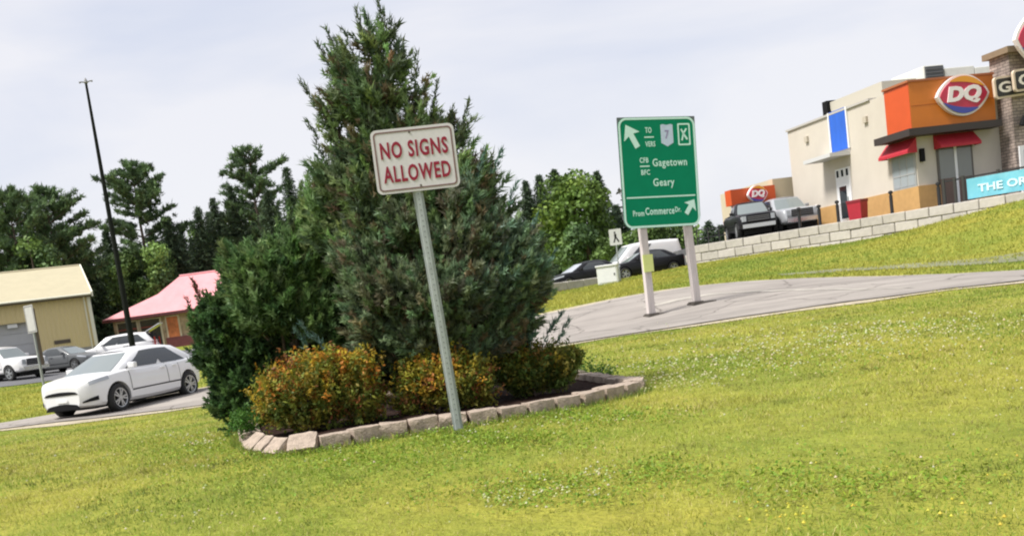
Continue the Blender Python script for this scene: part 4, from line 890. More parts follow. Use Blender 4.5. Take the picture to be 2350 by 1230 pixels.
# ---- restaurant
cream = mat('cream_render', (0.51, 0.465, 0.40), .85, .06, .5, bump=.08, bscale=40)
tan = mat('tan_brick_base', (0.46, 0.27, 0.10), .85, .10, 4, bump=.2)
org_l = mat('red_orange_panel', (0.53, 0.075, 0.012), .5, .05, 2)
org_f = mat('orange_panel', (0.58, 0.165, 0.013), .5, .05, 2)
trimb = mat('dark_brown_band', (0.035, 0.026, 0.024), .6)
redaw = mat('red_awning_canvas', (0.42, 0.018, 0.035), .7, .08, 4)
stone_v = bpy.data.materials.new('stacked_stone_veneer'); stone_v.use_nodes = True
def _sv():
    t = stone_v.node_tree; b = t.nodes['Principled BSDF']; b.inputs['Roughness'].default_value = .9
    tcn = N(t, 'ShaderNodeTexCoord'); sx = N(t, 'ShaderNodeSeparateXYZ'); cb = N(t, 'ShaderNodeCombineXYZ'); ad = N(t, 'ShaderNodeMath', operation='ADD')
    t.links.new(tcn.outputs['Object'], sx.inputs[0]); t.links.new(sx.outputs[0], ad.inputs[0]); t.links.new(sx.outputs[1], ad.inputs[1]); t.links.new(ad.outputs[0], cb.inputs[0]); t.links.new(sx.outputs[2], cb.inputs[1])
    br = N(t, 'ShaderNodeTexBrick'); br.inputs['Color1'].default_value = (.36, .29, .25, 1); br.inputs['Color2'].default_value = (.23, .185, .16, 1); br.inputs['Mortar'].default_value = (.12, .095, .085, 1)
    br.inputs['Scale'].default_value = 1; br.inputs['Brick Width'].default_value = .34; br.inputs['Row Height'].default_value = .13; br.inputs['Mortar Size'].default_value = .014; br.inputs['Bias'].default_value = -.1
    t.links.new(cb.outputs[0], br.inputs['Vector'])
    n = N(t, 'ShaderNodeTexNoise'); n.inputs['Scale'].default_value = 3; n.inputs['Detail'].default_value = 4; t.links.new(tcn.outputs['Object'], n.inputs['Vector'])
    mm = N(t, 'ShaderNodeMix', data_type='RGBA', blend_type='OVERLAY'); mm.inputs['Factor'].default_value = .7; t.links.new(br.outputs['Color'], mm.inputs['A']); t.links.new(n.outputs['Fac'], mm.inputs['B']); t.links.new(mm.outputs['Result'], b.inputs['Base Color'])
    bp = N(t, 'ShaderNodeBump'); bp.inputs['Strength'].default_value = .6; bp.inputs['Distance'].default_value = .05; t.links.new(br.outputs['Fac'], bp.inputs['Height']); bp.invert = True; t.links.new(bp.outputs[0], b.inputs['Normal'])
_sv()
YAW = R_(13); C0 = at(2112, 470, 45.0); CB = LOT
U3 = Vector((math.cos(YAW), math.sin(YAW), 0)); V3 = Vector((-math.sin(YAW), math.cos(YAW), 0))
dq = empty('restaurant', (C0.x, C0.y, CB), YAW, 'cream restaurant with orange corner fascia, red awnings and oval DQ emblem', 'restaurant')
O3 = Vector((C0.x, C0.y, CB))
def onplane(px, py, n3, off):
    d = Vector(ray(px, py)); o = Vector((0, 0, EYE)); s = ((O3-o).dot(n3)+off)/d.dot(n3); p = o+d*s-O3; return p
def LW(px, py, off=0): p = onplane(px, py, U3, off); return p.dot(V3), p.z     # side wall plane: (v, z)
def FW(px, py, off=0): p = onplane(px, py, V3, off); return p.dot(U3), p.z     # front wall plane: (u, z)
vF, zTop = LW(1806, 290); vO, zO = LW(2031, 207)
Hc = (zTop+zO)/2-.25; Df = vF; Wf = 26
tz = (LW(1965, 462)[1]+FW(2150, 424)[1])/2
put('wall', MB().bx(0, Wf, 0, Df, tz, Hc), cream, dq)
put('base_band', MB().bx(-.06, Wf, -.06, Df+.02, -.2, tz+.04), tan, dq)
put('coping', MB().bx(-.08, Wf, 3.0, Df+.08, Hc+.0, Hc+.1), mat('grey_coping', (.42, .40, .37), .6), dq)
# orange corner fascia
zt_, zb2 = (LW(2105, 190)[1]+FW(2200, 179)[1])/2, (LW(2060, 311)[1]+FW(2200, 288)[1])/2
vo = LW(2031, 250, -.35)[0]; uo = FW(2284, 250, -.35)[0]
fl = put('side_fascia', MB().bx(-.35, .3, -.35, vo, zb2, zt_), org_l, dq)
ff = put('front_fascia', MB().bx(-.34, uo, -.352, .3, zb2, zt_-.002), org_f, dq)
put('fascia_joint', MB().bx(-.30, uo, -.36, -.353, (zb2+zt_)/2-.02, (zb2+zt_)/2+.0), mat('joint_orange', (.36, .08, .01), .6), ff)
put('fascia_cap', MB().bx(-.42, uo+.02, -.42, vo+.05, zt_, zt_+.09), mat('rust_cap', (.35, .11, .04), .6), dq)
put('trim_band', MB().bx(-.75, uo, -.72, vo+.45, zb2-.30, zb2-.003), trimb, dq)
# awnings and windows
def awning(side, a0, a1, z1, z0, out):
    if side == 'L': V = [(-.02, a0, z1), (-.02, a1, z1), (-out, a1, z0), (-out, a0, z0), (-out, a0, z0-.12), (-out, a1, z0-.12), (-.02, a0, z0-.12), (-.02, a1, z0-.12)]
    else: V = [(a0, -.02, z1), (a1, -.02, z1), (a1, -out, z0), (a0, -out, z0), (a0, -out, z0-.12), (a1, -out, z0-.12), (a0, -.02, z0-.12), (a1, -.02, z0-.12)]
    put('awning', MB().add(V, [(0, 1, 2, 3), (3, 2, 5, 4), (0, 3, 4, 6), (1, 7, 5, 2)]), redaw, dq)
def window(side, a0, a1, z0, z1, npane, gm=glass_g, fm=None, bars=True):
    fm = fm or mat('grey_window_frame', (.30, .31, .31), .5)
    bxx = (lambda mb_, a, b, y0, y1, c, d_: mb_.bx(-y1, -y0, a, b, c, d_)) if side == 'L' else (lambda mb_, a, b, y0, y1, c, d_: mb_.bx(a, b, -y1, -y0, c, d_))
    wn = put('window', bxx(MB(), a0-.06, a1+.06, .0, .05, z0-.06, z1+.06), fm, dq); s = (a1-a0)/npane
    for k in range(npane): put('pane', bxx(MB(), a0+k*s+.04, a0+(k+1)*s-.04, .045, .062, z0+.03, z1-.03), gm, wn)
    if bars: put('transom', bxx(MB(), a0, a1, .06, .075, z0+.5, z0+.57), fm, wn)
    return wn
va, za = LW(2092, 330); vb, zb3 = LW(2042, 340)
w1a, w1b = LW(2102, 400)[0], LW(2052, 400)[0]
wz1 = LW(2075, 340)[1]; wz0 = LW(2075, 432)[1]
bluish = mat('blue_grey_glass', (.30, .34, .36), .12, spec=.8)
window('L', w1a, w1b, wz0, wz1, 3, bluish)
awning('L', w1a-.25, w1b+.35, zb2-.31, LW(2060, 352, -.5)[1], .5)
u0, u1 = FW(2152, 370)[0], FW(2229, 370)[0]; fz0, fz1 = FW(2190, 462)[1], FW(2190, 330)[1]
wn = window('F', u0, u1, max(.1, fz0), fz1, 2, glass_g, mat('dark_bronze_frame', (.10, .09, .08), .5), False)
put('white_mullion', MB().bx((u0+u1)/2-.05, (u0+u1)/2+.07, -.085, -.06, .1, fz1), white_p, wn)
put('kick_panel', MB().bx(u0, u1, -.08, -.062, .05, FW(2190, 408)[1]), mat('brown_panel', (.14, .09, .07), .6, .15, 5, stretch=(9, 9, .5)), wn)
awning('F', u0-.15, u1+.2, zb2-.31, FW(2190, 330, -.5)[1], .5)
u2, z2 = LW(2110, 352); put('wall_lamp', MB().bx(.15, .33, -.16, 0, z2-.35, z2+.2), dark, dq)
# blue banner, canopy, door on the side wall
b0_, b1_ = LW(1946, 300)[0], LW(1908, 300)[0]; bz0, bz1 = LW(1930, 346)[1], LW(1924, 252)[1]
pn = put('banner_panel', MB().bx(-.07, 0, b0_, b1_, bz0, bz1), mat('blue_panel', (.02, .11, .52), .5, .10, 1.5, stretch=(1, 3, .6)), dq)
for a in (b0_-.12, b1_+.02): put('panel_edge', MB().bx(-.09, 0, a, a+.1, bz0, bz1), white_p, dq)
c0, c1 = LW(1952, 355)[0], LW(1888, 362)[0]; cz = LW(1930, 357)[1]
put('door_canopy', MB().bx(-1.1, 0, c0, c1, cz-.09, cz+.09), mat('pale_grey_canopy', (.52, .52, .52), .6), dq)
d0, d1 = LW(1957, 450)[0], LW(1924, 450)[0]; dz1, dz2 = LW(1940, 405)[1], LW(1938, 390)[1]
dr = put('door', MB().bx(-.06, 0, d0, d1, 0, dz2+.1), white_p, dq)
for k in range(3):
    s = (d1-d0)/3; put('transom_pane', MB().bx(-.075, -.055, d0+k*s+.12, d0+(k+1)*s-.12, dz1+.02, dz2+.02), glass_d, dr)
put('door_glass', MB().bx(-.075, -.055, d0+.55*(d1-d0)-.30, d0+.55*(d1-d0)+.30, .3, dz1-.45), glass_d, dr)
put('handle', MB().bx(-.12, -.075, d0+.2*(d1-d0), d0+.2*(d1-d0)+.06, .9, 1.3), galv, dr)
for px, py in ((1853, 320), (1988, 275)):
    v_, z_ = LW(px, py); put('wall_light', MB().bx(-.12, 0, v_-.14, v_+.14, z_-.14, z_+.14), mat('buff_fitting', (.45, .40, .32), .6), dq)
# stone pillar
p0 = FW(2271, 160, .3)[0]; pz = FW(2300, 124, -.9)[1]
put('stone_pillar', MB().bx(p0, p0+4.2, -.9, .3, -.2, pz), stone_v, dq)
put('pillar_cap', MB().bx(p0-.2, p0+4.4, -1.12, .5, pz, pz+.26), mat('brown_cap', (.20, .145, .09), .8, .1, 3), dq)
p9, pz9 = FW(2340, 370, -.92); 
put('entrance_frame', MB().bx(p9, p9+2.0, -.97, -.9, 0, FW(2345, 335, -.92)[1]), white_p, dq)
put('entrance_glass', MB().bx(p9+.22, p9+1.8, -1.0, -.96, .1, FW(2345, 335, -.92)[1]-.2), glass_d, dq)
put('entrance_lamp', MB().tube([(p9+.1, -1.15, FW(2345, 290, -.92)[1]), (p9+.2, -1.2, FW(2345, 268, -.92)[1])], [.16, .10], 10), dark, dq)
# roof-top units
def roofbox(px0, px1, py0, back, mface, label=None):
    a, z1 = FW(px0, py0, 5.0); b_, _ = FW(px1, py0, 5.0); o = put('rooftop_unit', MB().bx(a, b_, 5.0, 5.0+back, Hc, z1), mat('pale_unit', (.58, .58, .53), .6, .06, 2), dq, bevel=.04); return o, a, b_, z1
o, a, b_, z1 = roofbox(2119, 2165, 152, 2.6, None)
put('louvre', MB().bx(a+.06, b_-.05, 4.95, 4.99, zt_-1.0, z1-.06), mat('dark_louvre', (.07, .075, .08), .6), o)
for k in range(6): put('louvre_slat', MB().bx(a+.06, b_-.05, 4.90, 4.94, z1-.2-k*.17, z1-.15-k*.17), mat('dark_slat', (.10, .105, .11), .6), o)
roofbox(2168, 2236, 157, 2.5, None); o, *_ = roofbox(2237, 2285, 155, 2.0, None)
s0, sz = LW(2028, 207); s1, sz1 = LW(1896, 226)
ra, rb_ = LW(2026, 222, 2.5)[0], LW(1912, 236, 2.5)[0]; rzz = LW(1960, 213, 2.5)[1]
put('roof_screen', MB().add([(2.5, ra, Hc), (2.5, rb_, Hc), (2.5, rb_+.4, rzz), (2.5, ra, rzz), (5, ra, Hc), (5, rb_, Hc), (5, rb_+.4, rzz), (5, ra, rzz)], [(0, 1, 2, 3), (4, 5, 6, 7), (1, 5, 6, 2), (0, 3, 7, 4), (3, 2, 6, 7)]), mat('buff_screen', (.44, .41, .34), .8), dq)
put('screen_vent', MB().bx(2.3, 2.9, rb_+.3, rb_+.75, rzz-.75, rzz+.1), dark, dq)
# emblems
e_red = mat('emblem_red', (0.50, 0.028, 0.07), .4); e_org = mat('emblem_orange', (.72, .30, .02), .4); e_blue = mat('emblem_blue', (.045, .06, .32), .4); e_wht = mat('emblem_white', (.80, .74, .74), .5)
def lens(w_, h_, n_=26, pw=.80):
    P = []
    for i in range(n_+1): x = -1+2*i/n_; P.append((x*w_/2, -h_/2*(1-x*x)**pw))
    for i in range(n_-1, 0, -1): x = -1+2*i/n_; P.append((x*w_/2, h_/2*(1-x*x)**pw))
    return P
def emblem(parent, loc, w_, h_, rot=None, rz=0):
    sg = empty('emblem', loc); sg.parent = parent; sg.rotation_euler = (0, R_(rz), 0)
    bpy.data.objects.remove(sg)
    base = MB().prism(lens(w_, h_), -.08, .1).build('emblem', e_wht, parent, loc, rot=rot or (0, R_(rz), 0))
    MB().prism(lens(w_*.90, h_*.86), -.12, -.08).build('emblem_field', e_red, base)
    def arc(x0, x1, sgn, m_):
        Pt = []; Pb = []
        for i in range(15):
            x = x0+(x1-x0)*i/14; q = (1-min(1, x*x))**.80; t_ = math.sin(math.pi*i/14)**.7
            Pt.append((x*w_*.47, sgn*h_*.45*q)); Pb.append((x*w_*.47, sgn*(h_*.45*q-h_*.15*t_)))
        P = Pt+Pb[::-1]
        MB().prism(P if sgn < 0 else P[::-1], -.15, -.12).build('emblem_arc', m_, base)
    arc(-.55, .86, 1, e_org); arc(-.86, .55, -1, e_blue)
    lettering('DQ', w_*.66, h_*.44, e_wht, base, (0, -.12, 0), .055, .18, depth=.035)
    return base
eu, ez = FW(2206, 219, -.4); e0, _ = FW(2145, 219, -.4); e1, _ = FW(2266, 219, -.4); ezt = FW(2215, 171, -.4)[1]; ezb = FW(2200, 268, -.4)[1]
emblem(dq, ((e0+e1)/2, -.46, (ezt+ezb)/2), e1-e0, ezt-ezb)
q0, qz = FW(2321, 95, -1.25); emblem(dq, (q0+1.45, -1.4, qz), 2.9, 2.35)
# grill & chill signs
blk = mat('sign_black', (.02, .018, .016), .5); crm = mat('sign_cream_border', (.62, .50, .38), .6)
def plate(px0, pz_px, w_, h_, s, yoff, tx):
    a, z_ = FW(px0, pz_px, yoff); pl_ = MB().prism(rrect(0, w_, -h_/2, h_/2, .16), -.08, .05).build('name_plate', crm, dq, (a, yoff, z_), rot=(0, R_(-3), 0))
    MB().prism(rrect(.09, w_-.09, -h_/2+.09, h_/2-.09, .10), -.10, -.081).build('plate_field', blk, pl_)
    lettering(s, w_*.80, h_*.5, mat('sign_cream_text', (.72, .66, .58), .5), pl_, (w_/2+tx, -.10, 0), .03)
plate(2280, 205, 2.0, .92, 'Grill', -1.05, -.02); plate(2324, 188, 2.1, .92, 'Chill', -1.3, 0)
# rear wing with a second emblem
rw0 = LW(1812, 400)[0]
r0 = LW(1812, 410, -2.4)[0]; 
a0, az1 = FW(1775, 418, Df+1.0); 
xw0 = FW(1775, 440, Df+.6)[0]; xw1 = FW(1818, 440, Df+.6)[0]; wz1_ = FW(1800, 408, Df+.6)[1]
put('rear_wing', MB().bx(xw0, 6, Df+.6, Df+7, -.2, wz1_), mat('cream_render_rear', (.50, .43, .30), .85, .04, 1), dq)
xo0 = FW(1678, 455, Df+.3)[0]; xo1 = FW(1778, 430, Df+.3)[0]; oz1 = FW(1728, 430, Df+.3)[1]; oz0 = FW(1728, 466, Df+.3)[1]
put('rear_fascia', MB().bx(xo0, xo1, Df+.3, Df+1.0, oz0, oz1), org_l, dq)
for x in (xo0+.3, xo1-.4): put('canopy_post', MB().bx(x, x+.25, Df+.8, Df+1.05, 0, oz0), white_p, dq)
ex_, ez_ = FW(1748, 440, Df+.1); emblem(dq, (ex_-.25, Df+.15, ez_-.1), 1.15, .95)

# fence posts, rail and banner along the lot edge
fd = (Vector((WRx, WRy, 0))-Vector((WLx, WLy, 0))).normalized(); fn = Vector((-fd.y, fd.x, 0))
fz = LOT
def wall_t(px):                      # where a pixel column meets the fence line behind the wall
    o = Vector((WLx, WLy, 0))+fn*1.0; best = None
    for k in range(400):
        s = k*.12; p = o+fd*s
        d_ = np.array([p.x, p.y, fz+.5-EYE]); c_ = np.array([d_ @ _R, d_ @ _U, d_ @ _F]); x = CXP+FPX*c_[0]/c_[2]
        if best is None or abs(x-px) < best[0]: best = (abs(x-px), p, s)
    return best[1]
fang = math.atan2(fd.y, fd.x)
bol = None
posts = [(1835, 1.05, 'black bollard in front of the silver pickup'), (1879, 1.0, 'black bollard between the silver pickup and the white car'), (1921, 1.05, 'black bollard in front of the white car near the red bin'), (2045, 1.05, 'black bollard in front of the tan wall base'), (2155, 1.05, 'black bollard left of the brown panelled window')]
for px, h_, lb in posts:
    p = wall_t(px); r = empty('bollard', (p.x, p.y, fz), fang, lb, 'bollard', 'black bollards along the lot edge')
    MB().tube([(0, 0, 0), (0, 0, h_*.80)], .075, 10).build('shaft', blackp, r)
    MB().lathe([(.05, h_*.80), (.05, h_*.86), (.10, h_*.88), (.10, h_*.96), (.04, h_)], 10, 'Z').build('cap', blackp, r)
pa, pb2 = wall_t(2165), wall_t(2345)
pend = pa+fd*9; fr = empty('patio_fence', (pa.x, pa.y, fz), fang, 'dark railing along the patio carrying a turquoise banner', 'fence')
L_ = 9.0
mb = MB(); MB().bx(0, L_, -.03, .03, .98, 1.05).build('rail', blackp, fr)
for px in (2168, 2190, 2214, 2290, 2400):
    s = (wall_t(px)-pa).dot(fd); MB().bx(s-.05, s+.05, -.05, .05, 0, 1.12).build('post', mat('bronze_post', (.03, .03, .025), .5), fr)
s0 = (wall_t(2218)-pa).dot(fd)
bn = empty('banner', (pa+fd*s0).to_tuple()[:2]+(fz,), fang, 'turquoise vinyl banner with white lettering tied to the patio railing', 'banner')
mb = MB(); V = []; F = []; nx = 40
for i in range(nx+1):
    for j in range(6): V.append((.05+i*6.0/nx, -.075+.015*math.sin(i*.9)*math.sin(j*.9), .12+j*.165))
for i in range(nx):
    for j in range(5): F.append((i*6+j, (i+1)*6+j, (i+1)*6+j+1, i*6+j+1))
put('sheet', mb.add(V, F), mat('turquoise_vinyl', (.10, .40, .50), .6, .08, 2, col2=(.19, .49, .56)), bn, smooth=True)
lettering('THE ORIGINAL', 3.7, .32, mat('banner_white', (.55, .78, .82), .6), bn, (2.35, -.10, .50), .03)
# red litter bin
p = wall_t(1957)+fn*.5; rbin = empty('litter_bin', (p.x, p.y, fz), fang, 'red litter bin by the restaurant side door', 'bin')
mb = MB(); mb.add([(-.30, -.28, 0), (.30, -.28, 0), (.30, .28, 0), (-.30, .28, 0), (-.34, -.32, .82), (.34, -.32, .82), (.34, .32, .82), (-.34, .32, .82)], [(0, 1, 5, 4), (1, 2, 6, 5), (2, 3, 7, 6), (3, 0, 4, 7), (0, 3, 2, 1), (4, 5, 6, 7)])
put('body', mb, mat('red_plastic', (.36, .015, .03), .5, .08, 3), rbin)
put('lid', MB().bx(-.36, .36, -.34, .34, .82, .94), mat('dark_red_lid', (.20, .01, .02), .5), rbin)
# dark railing left of the wall end
ra_ = at(1600, 560, 57); rf_ = empty('railing', (ra_.x, ra_.y, LOT), R_(-20), 'dark railing at the left end of the raised lot', 'railing')
for k in range(9): MB().bx(k*.6, k*.6+.06, 0, .06, -.6, 1.0).build('post', blackp, rf_)
for z in (.95, .5): MB().bx(0, 4.86, .06, .1, z-.03, z+.03).build('rail', blackp, rf_)
# ================================================================== VEHICLES
tyre_m = mat('tyre_rubber', (.018, .018, .018), .85); rim_m = mat('alloy_rim', (.42, .43, .44), .35, metal=.7); liner_m = mat('wheel_well', (.008, .008, .008), .9)
lamp_and_glare_m = mat('lamp_lens_and_glare', (.33, .35, .38), .15, spec=.8); tail_m = mat('tail_lamp', (.30, .01, .01), .2); chrome = mat('chrome', (.6, .6, .62), .2, metal=.9)
car_glass = mat('car_glass', (.035, .04, .042), .05, spec=.9); car_glass2 = mat('car_glass_pale', (.17, .195, .195), .08, spec=.9)
def paint(name, c): return mat(name, c, .32, .02, 3, coat=(.5 if c[0] > .2 else .05), spec=(.5 if c[0] > .2 else .2))
SPEC = {
 'hatch': dict(L=4.36, W=1.82, wb=2.65, fx=.90, wr=.335, top=[(2.18, .73), (2.13, .81), (1.9, .88), (1.35, .955), (.95, .99), (.3, .98), (-1.0, 1.0), (-1.75, 1.04), (-2.05, 1.0), (-2.16, .82), (-2.18, .6)], bot=[(2.18, .26), (1.7, .20), (0, .19), (-1.7, .24), (-2.18, .34)],
     hw=[(2.18, .50), (2.1, .66), (1.9, .80), (1.5, .88), (.8, .905), (-1, .91), (-1.6, .88), (-2.0, .78), (-2.18, .62)], gh=dict(xa=1.28, xb=.32, xc=-1.30, xd=-2.02, zr=1.39, hb=.82, hr=.585, zb=.94), win=[(.10, .465), (.525, .84)]),
 'sedan': dict(L=4.7, W=1.82, wb=2.75, fx=.95, wr=.33, top=[(2.35, .63), (2.28, .73), (2.0, .81), (1.4, .91), (.95, .95), (.3, .96), (-1.2, 1.0), (-2.0, 1.02), (-2.25, .97), (-2.35, .7)], bot=[(2.35, .26), (1.8, .20), (0, .19), (-1.8, .24), (-2.35, .34)],
     hw=[(2.35, .52), (2.25, .68), (2.0, .81), (1.5, .88), (.8, .905), (-1, .91), (-1.7, .88), (-2.2, .76), (-2.35, .62)], gh=dict(xa=1.1, xb=.25, xc=-1.05, xd=-1.8, zr=1.37, hb=.82, hr=.58, zb=.93), win=[(.12, .50), (.53, .84)]),
 'suv': dict(L=4.7, W=1.88, wb=2.75, fx=.92, wr=.37, top=[(2.33, .60), (2.26, .82), (2.0, .95), (1.4, 1.05), (1.0, 1.1), (0, 1.1), (-1.5, 1.12), (-2.2, 1.1), (-2.35, .8)], bot=[(2.33, .34), (1.8, .28), (0, .27), (-1.8, .32), (-2.35, .42)],
     hw=[(2.33, .58), (2.2, .76), (1.9, .88), (1.5, .92), (0, .94), (-1.6, .92), (-2.2, .82), (-2.35, .72)], gh=dict(xa=1.15, xb=.4, xc=-1.85, xd=-2.25, zr=1.61, hb=.85, hr=.64, zb=1.07), win=[(.10, .36), (.39, .63), (.66, .90)]),
 'pickup': dict(L=5.6, W=2.0, wb=3.5, fx=1.0, wr=.41, top=[(2.8, .75), (2.74, 1.05), (2.55, 1.15), (1.9, 1.2), (1.2, 1.24), (0, 1.24), (-.8, 1.24), (-1.0, 1.30), (-2.6, 1.30), (-2.76, 1.26), (-2.8, .9)], bot=[(2.8, .45), (2.2, .38), (0, .40), (-2.0, .45), (-2.8, .55)],
     hw=[(2.8, .80), (2.7, .90), (2.4, .97), (1.8, .99), (0, 1.0), (-2.3, 1.0), (-2.8, .97)], gh=dict(xa=1.3, xb=.65, xc=-.75, xd=-.95, zr=1.81, hb=.90, hr=.70, zb=1.21), win=[(.08, .50), (.54, .92)]),
 'van': dict(L=4.75, W=1.85, wb=2.95, fx=.85, wr=.33, top=[(2.38, .55), (2.3, .8), (2.05, .95), (1.6, 1.05), (1.2, 1.1), (0, 1.1), (-2.2, 1.1), (-2.38, 1.05)], bot=[(2.38, .3), (1.8, .24), (0, .24), (-2.38, .3)],
     hw=[(2.38, .6), (2.25, .76), (1.9, .87), (1.5, .91), (0, .925), (-2.1, .92), (-2.38, .86)], gh=dict(xa=1.7, xb=.75, xc=-2.2, xd=-2.36, zr=1.97, hb=.86, hr=.74, zb=1.06), win=[(.13, .34)]),
}
def sm(prof, xs):
    P = sorted(prof); y = np.interp(xs, [p[0] for p in P], [p[1] for p in P]); return y
def smooth_arr(y, k=3):
    for _ in range(k): y = np.r_[y[0], (y[:-2]+2*y[1:-1]+y[2:])/4, y[-1]]
    return y
RING = [(0, 0, 0), (.72, 0, 0), (.90, .0, .03), (.975, 0, .10), (1.0, .30, .06), (1.0, .55, .02), (.985, .80, 0), (.955, .93, 0), (.90, .985, 0), (.80, 1.0, 0), (.45, 1.0, .018), (0, 1.0, .028)]
CACHE = {}
def tub_grid(sp):
    n_ = 64; xs = np.linspace(sp['L']/2, -sp['L']/2, n_); zt_c = smooth_arr(sm(sp['top'], xs)); zb_c = smooth_arr(sm(sp['bot'], xs)); hw = smooth_arr(sm(sp['hw'], xs), 2)
    G = np.zeros((n_, len(RING), 3))
    for j, (fy, fz_, add) in enumerate(RING): G[:, j, 0] = xs; G[:, j, 1] = fy*hw; G[:, j, 2] = zb_c+fz_*(zt_c-zb_c)+add
    return xs, G, zt_c, zb_c, hw
def tub_mesh(kind):
    if ('tub', kind) in CACHE: return CACHE['tub', kind]
    sp = SPEC[kind]; xs, G, *_ = tub_grid(sp); n_, r_ = G.shape[:2]
    full = np.concatenate([G, (G*np.array([1, -1, 1]))[:, -2:0:-1]], 1); m_ = full.shape[1]
    mb = MB(); F = [(i*m_+j, (i+1)*m_+j, (i+1)*m_+(j+1) % m_, i*m_+(j+1) % m_) for i in range(n_-1) for j in range(m_)]
    F += [tuple(range(m_)), tuple((n_-1)*m_+j for j in range(m_-1, -1, -1))]
    mb.add(full.reshape(-1, 3), F); me = mb.mesh('body', False)
    o = bpy.data.objects.new('tmp_body', me); COL.objects.link(o)
    cut = MB(); wr = sp['wr']*1.16; xf = sp['L']/2-sp['fx']; 
    for x in (xf, xf-sp['wb']): cut.lathe([(.0001, -1.3), (wr, -1.3), (wr, 1.3), (.0001, 1.3)], 28, 'Y', (x, 0, sp['wr']*1.0))
    cm = cut.mesh('cut'); bm = bmesh.new(); bm.from_mesh(cm); bmesh.ops.remove_doubles(bm, verts=bm.verts, dist=.002); bmesh.ops.recalc_face_normals(bm, faces=bm.faces); bm.to_mesh(cm); bm.free()
    co = bpy.data.objects.new('tmp_cut', cm); COL.objects.link(co)
    md = o.modifiers.new('b', 'BOOLEAN'); md.operation = 'DIFFERENCE'; md.object = co; md.solver = 'EXACT'
    bpy.context.view_layer.update()
    res = bpy.data.meshes.new_from_object(o.evaluated_get(bpy.context.evaluated_depsgraph_get())); res.name = 'body'
    bpy.data.objects.remove(o); bpy.data.objects.remove(co)
    res.polygons.foreach_set('use_smooth', [True]*len(res.polygons)); res.set_sharp_from_angle(angle=R_(32)); res.materials.clear()
    CACHE['tub', kind] = res; return res
def gh_fn(sp):
    g = sp['gh']
    def S(face, a, k):
        ke = k; xf = g['xa']+(g['xb']-g['xa'])*ke; xr = g['xd']+(g['xc']-g['xd'])*ke; hwk = g['hb']+(g['hr']-g['hb'])*(.35*k+.65*k*k); z = g['zb']+(g['zr']-g['zb'])*k
        if face in 'LR':
            s = 1 if face == 'L' else -1; bow = 1-.035*(2*a-1)**4; return (xf+(xr-xf)*a, s*hwk*bow, z+(.055*k*(1-(2*a-1)**2)))
        hh = hwk*(1-.035)
        if face == 'F': return (xf+.10*(1-a*a), a*hh, z)
        return (xr-.05*(1-a*a), a*hh, z)
    return S
def patch(S, face, a0, a1, k0, k1, off=.006, na=8, nk=5, skew=0):
    V = []
    for i in range(na+1):
        for j in range(nk+1):
            k = k0+(k1-k0)*j/nk; a = a0+(a1-a0)*i/na+skew*(j/nk); e = .004; p = np.array(S(face, a, k)); n_ = np.cross(np.array(S(face, a+e, k))-p, np.array(S(face, a, k+e))-p); n_ /= np.linalg.norm(n_)
            c = np.array([0, 0, 1.0]); out = p-np.array([0, 0, p[2]*.9]); 
            if n_ @ np.array([out[0]*.3 if face in 'LR' else out[0], out[1] if face in 'LR' else 0, .2]) < 0: n_ = -n_
            V.append(p+n_*off)
    m_ = nk+1
    return MB().add(V, [(i*m_+j, (i+1)*m_+j, (i+1)*m_+j+1, i*m_+j+1) for i in range(na) for j in range(nk)])
def gh_mesh(sp):
    S = gh_fn(sp); mb = MB()
    for f, a0 in (('L', 0), ('R', 0), ('F', -1), ('B', -1)):
        p = patch(S, f, a0, 1, 0, 1, 0, 8, 4); mb.add(p.v, p.f)
    V = []; na, nb_ = 8, 8
    for i in range(na+1):
        a = i/na; l = np.array(S('L', a, 1)); r = np.array(S('R', a, 1))
        for j in range(nb_+1): t = j/nb_; q = l*(1-t)+r*t; q[2] += .05*(1-(2*t-1)**2)*(1-.4*abs(2*a-1)**3); V.append(q)
    mb.add(V, [(i*(nb_+1)+j, (i+1)*(nb_+1)+j, (i+1)*(nb_+1)+j+1, i*(nb_+1)+j+1) for i in range(na) for j in range(nb_)])
    me = mb.mesh('cabin', fix=False); bm = bmesh.new(); bm.from_mesh(me); bmesh.ops.remove_doubles(bm, verts=bm.verts, dist=.012); bmesh.ops.recalc_face_normals(bm, faces=bm.faces); bm.to_mesh(me); bm.free()
    o = bpy.data.objects.new('tmp_cabin', me); COL.objects.link(o); md = o.modifiers.new('s', 'SUBSURF'); md.levels = 2; md.render_levels = 2; bpy.context.view_layer.update()
    res = bpy.data.meshes.new_from_object(o.evaluated_get(bpy.context.evaluated_depsgraph_get())); res.name = 'cabin'; bpy.data.objects.remove(o); res.materials.clear()
    res.polygons.foreach_set('use_smooth', [True]*len(res.polygons)); return res
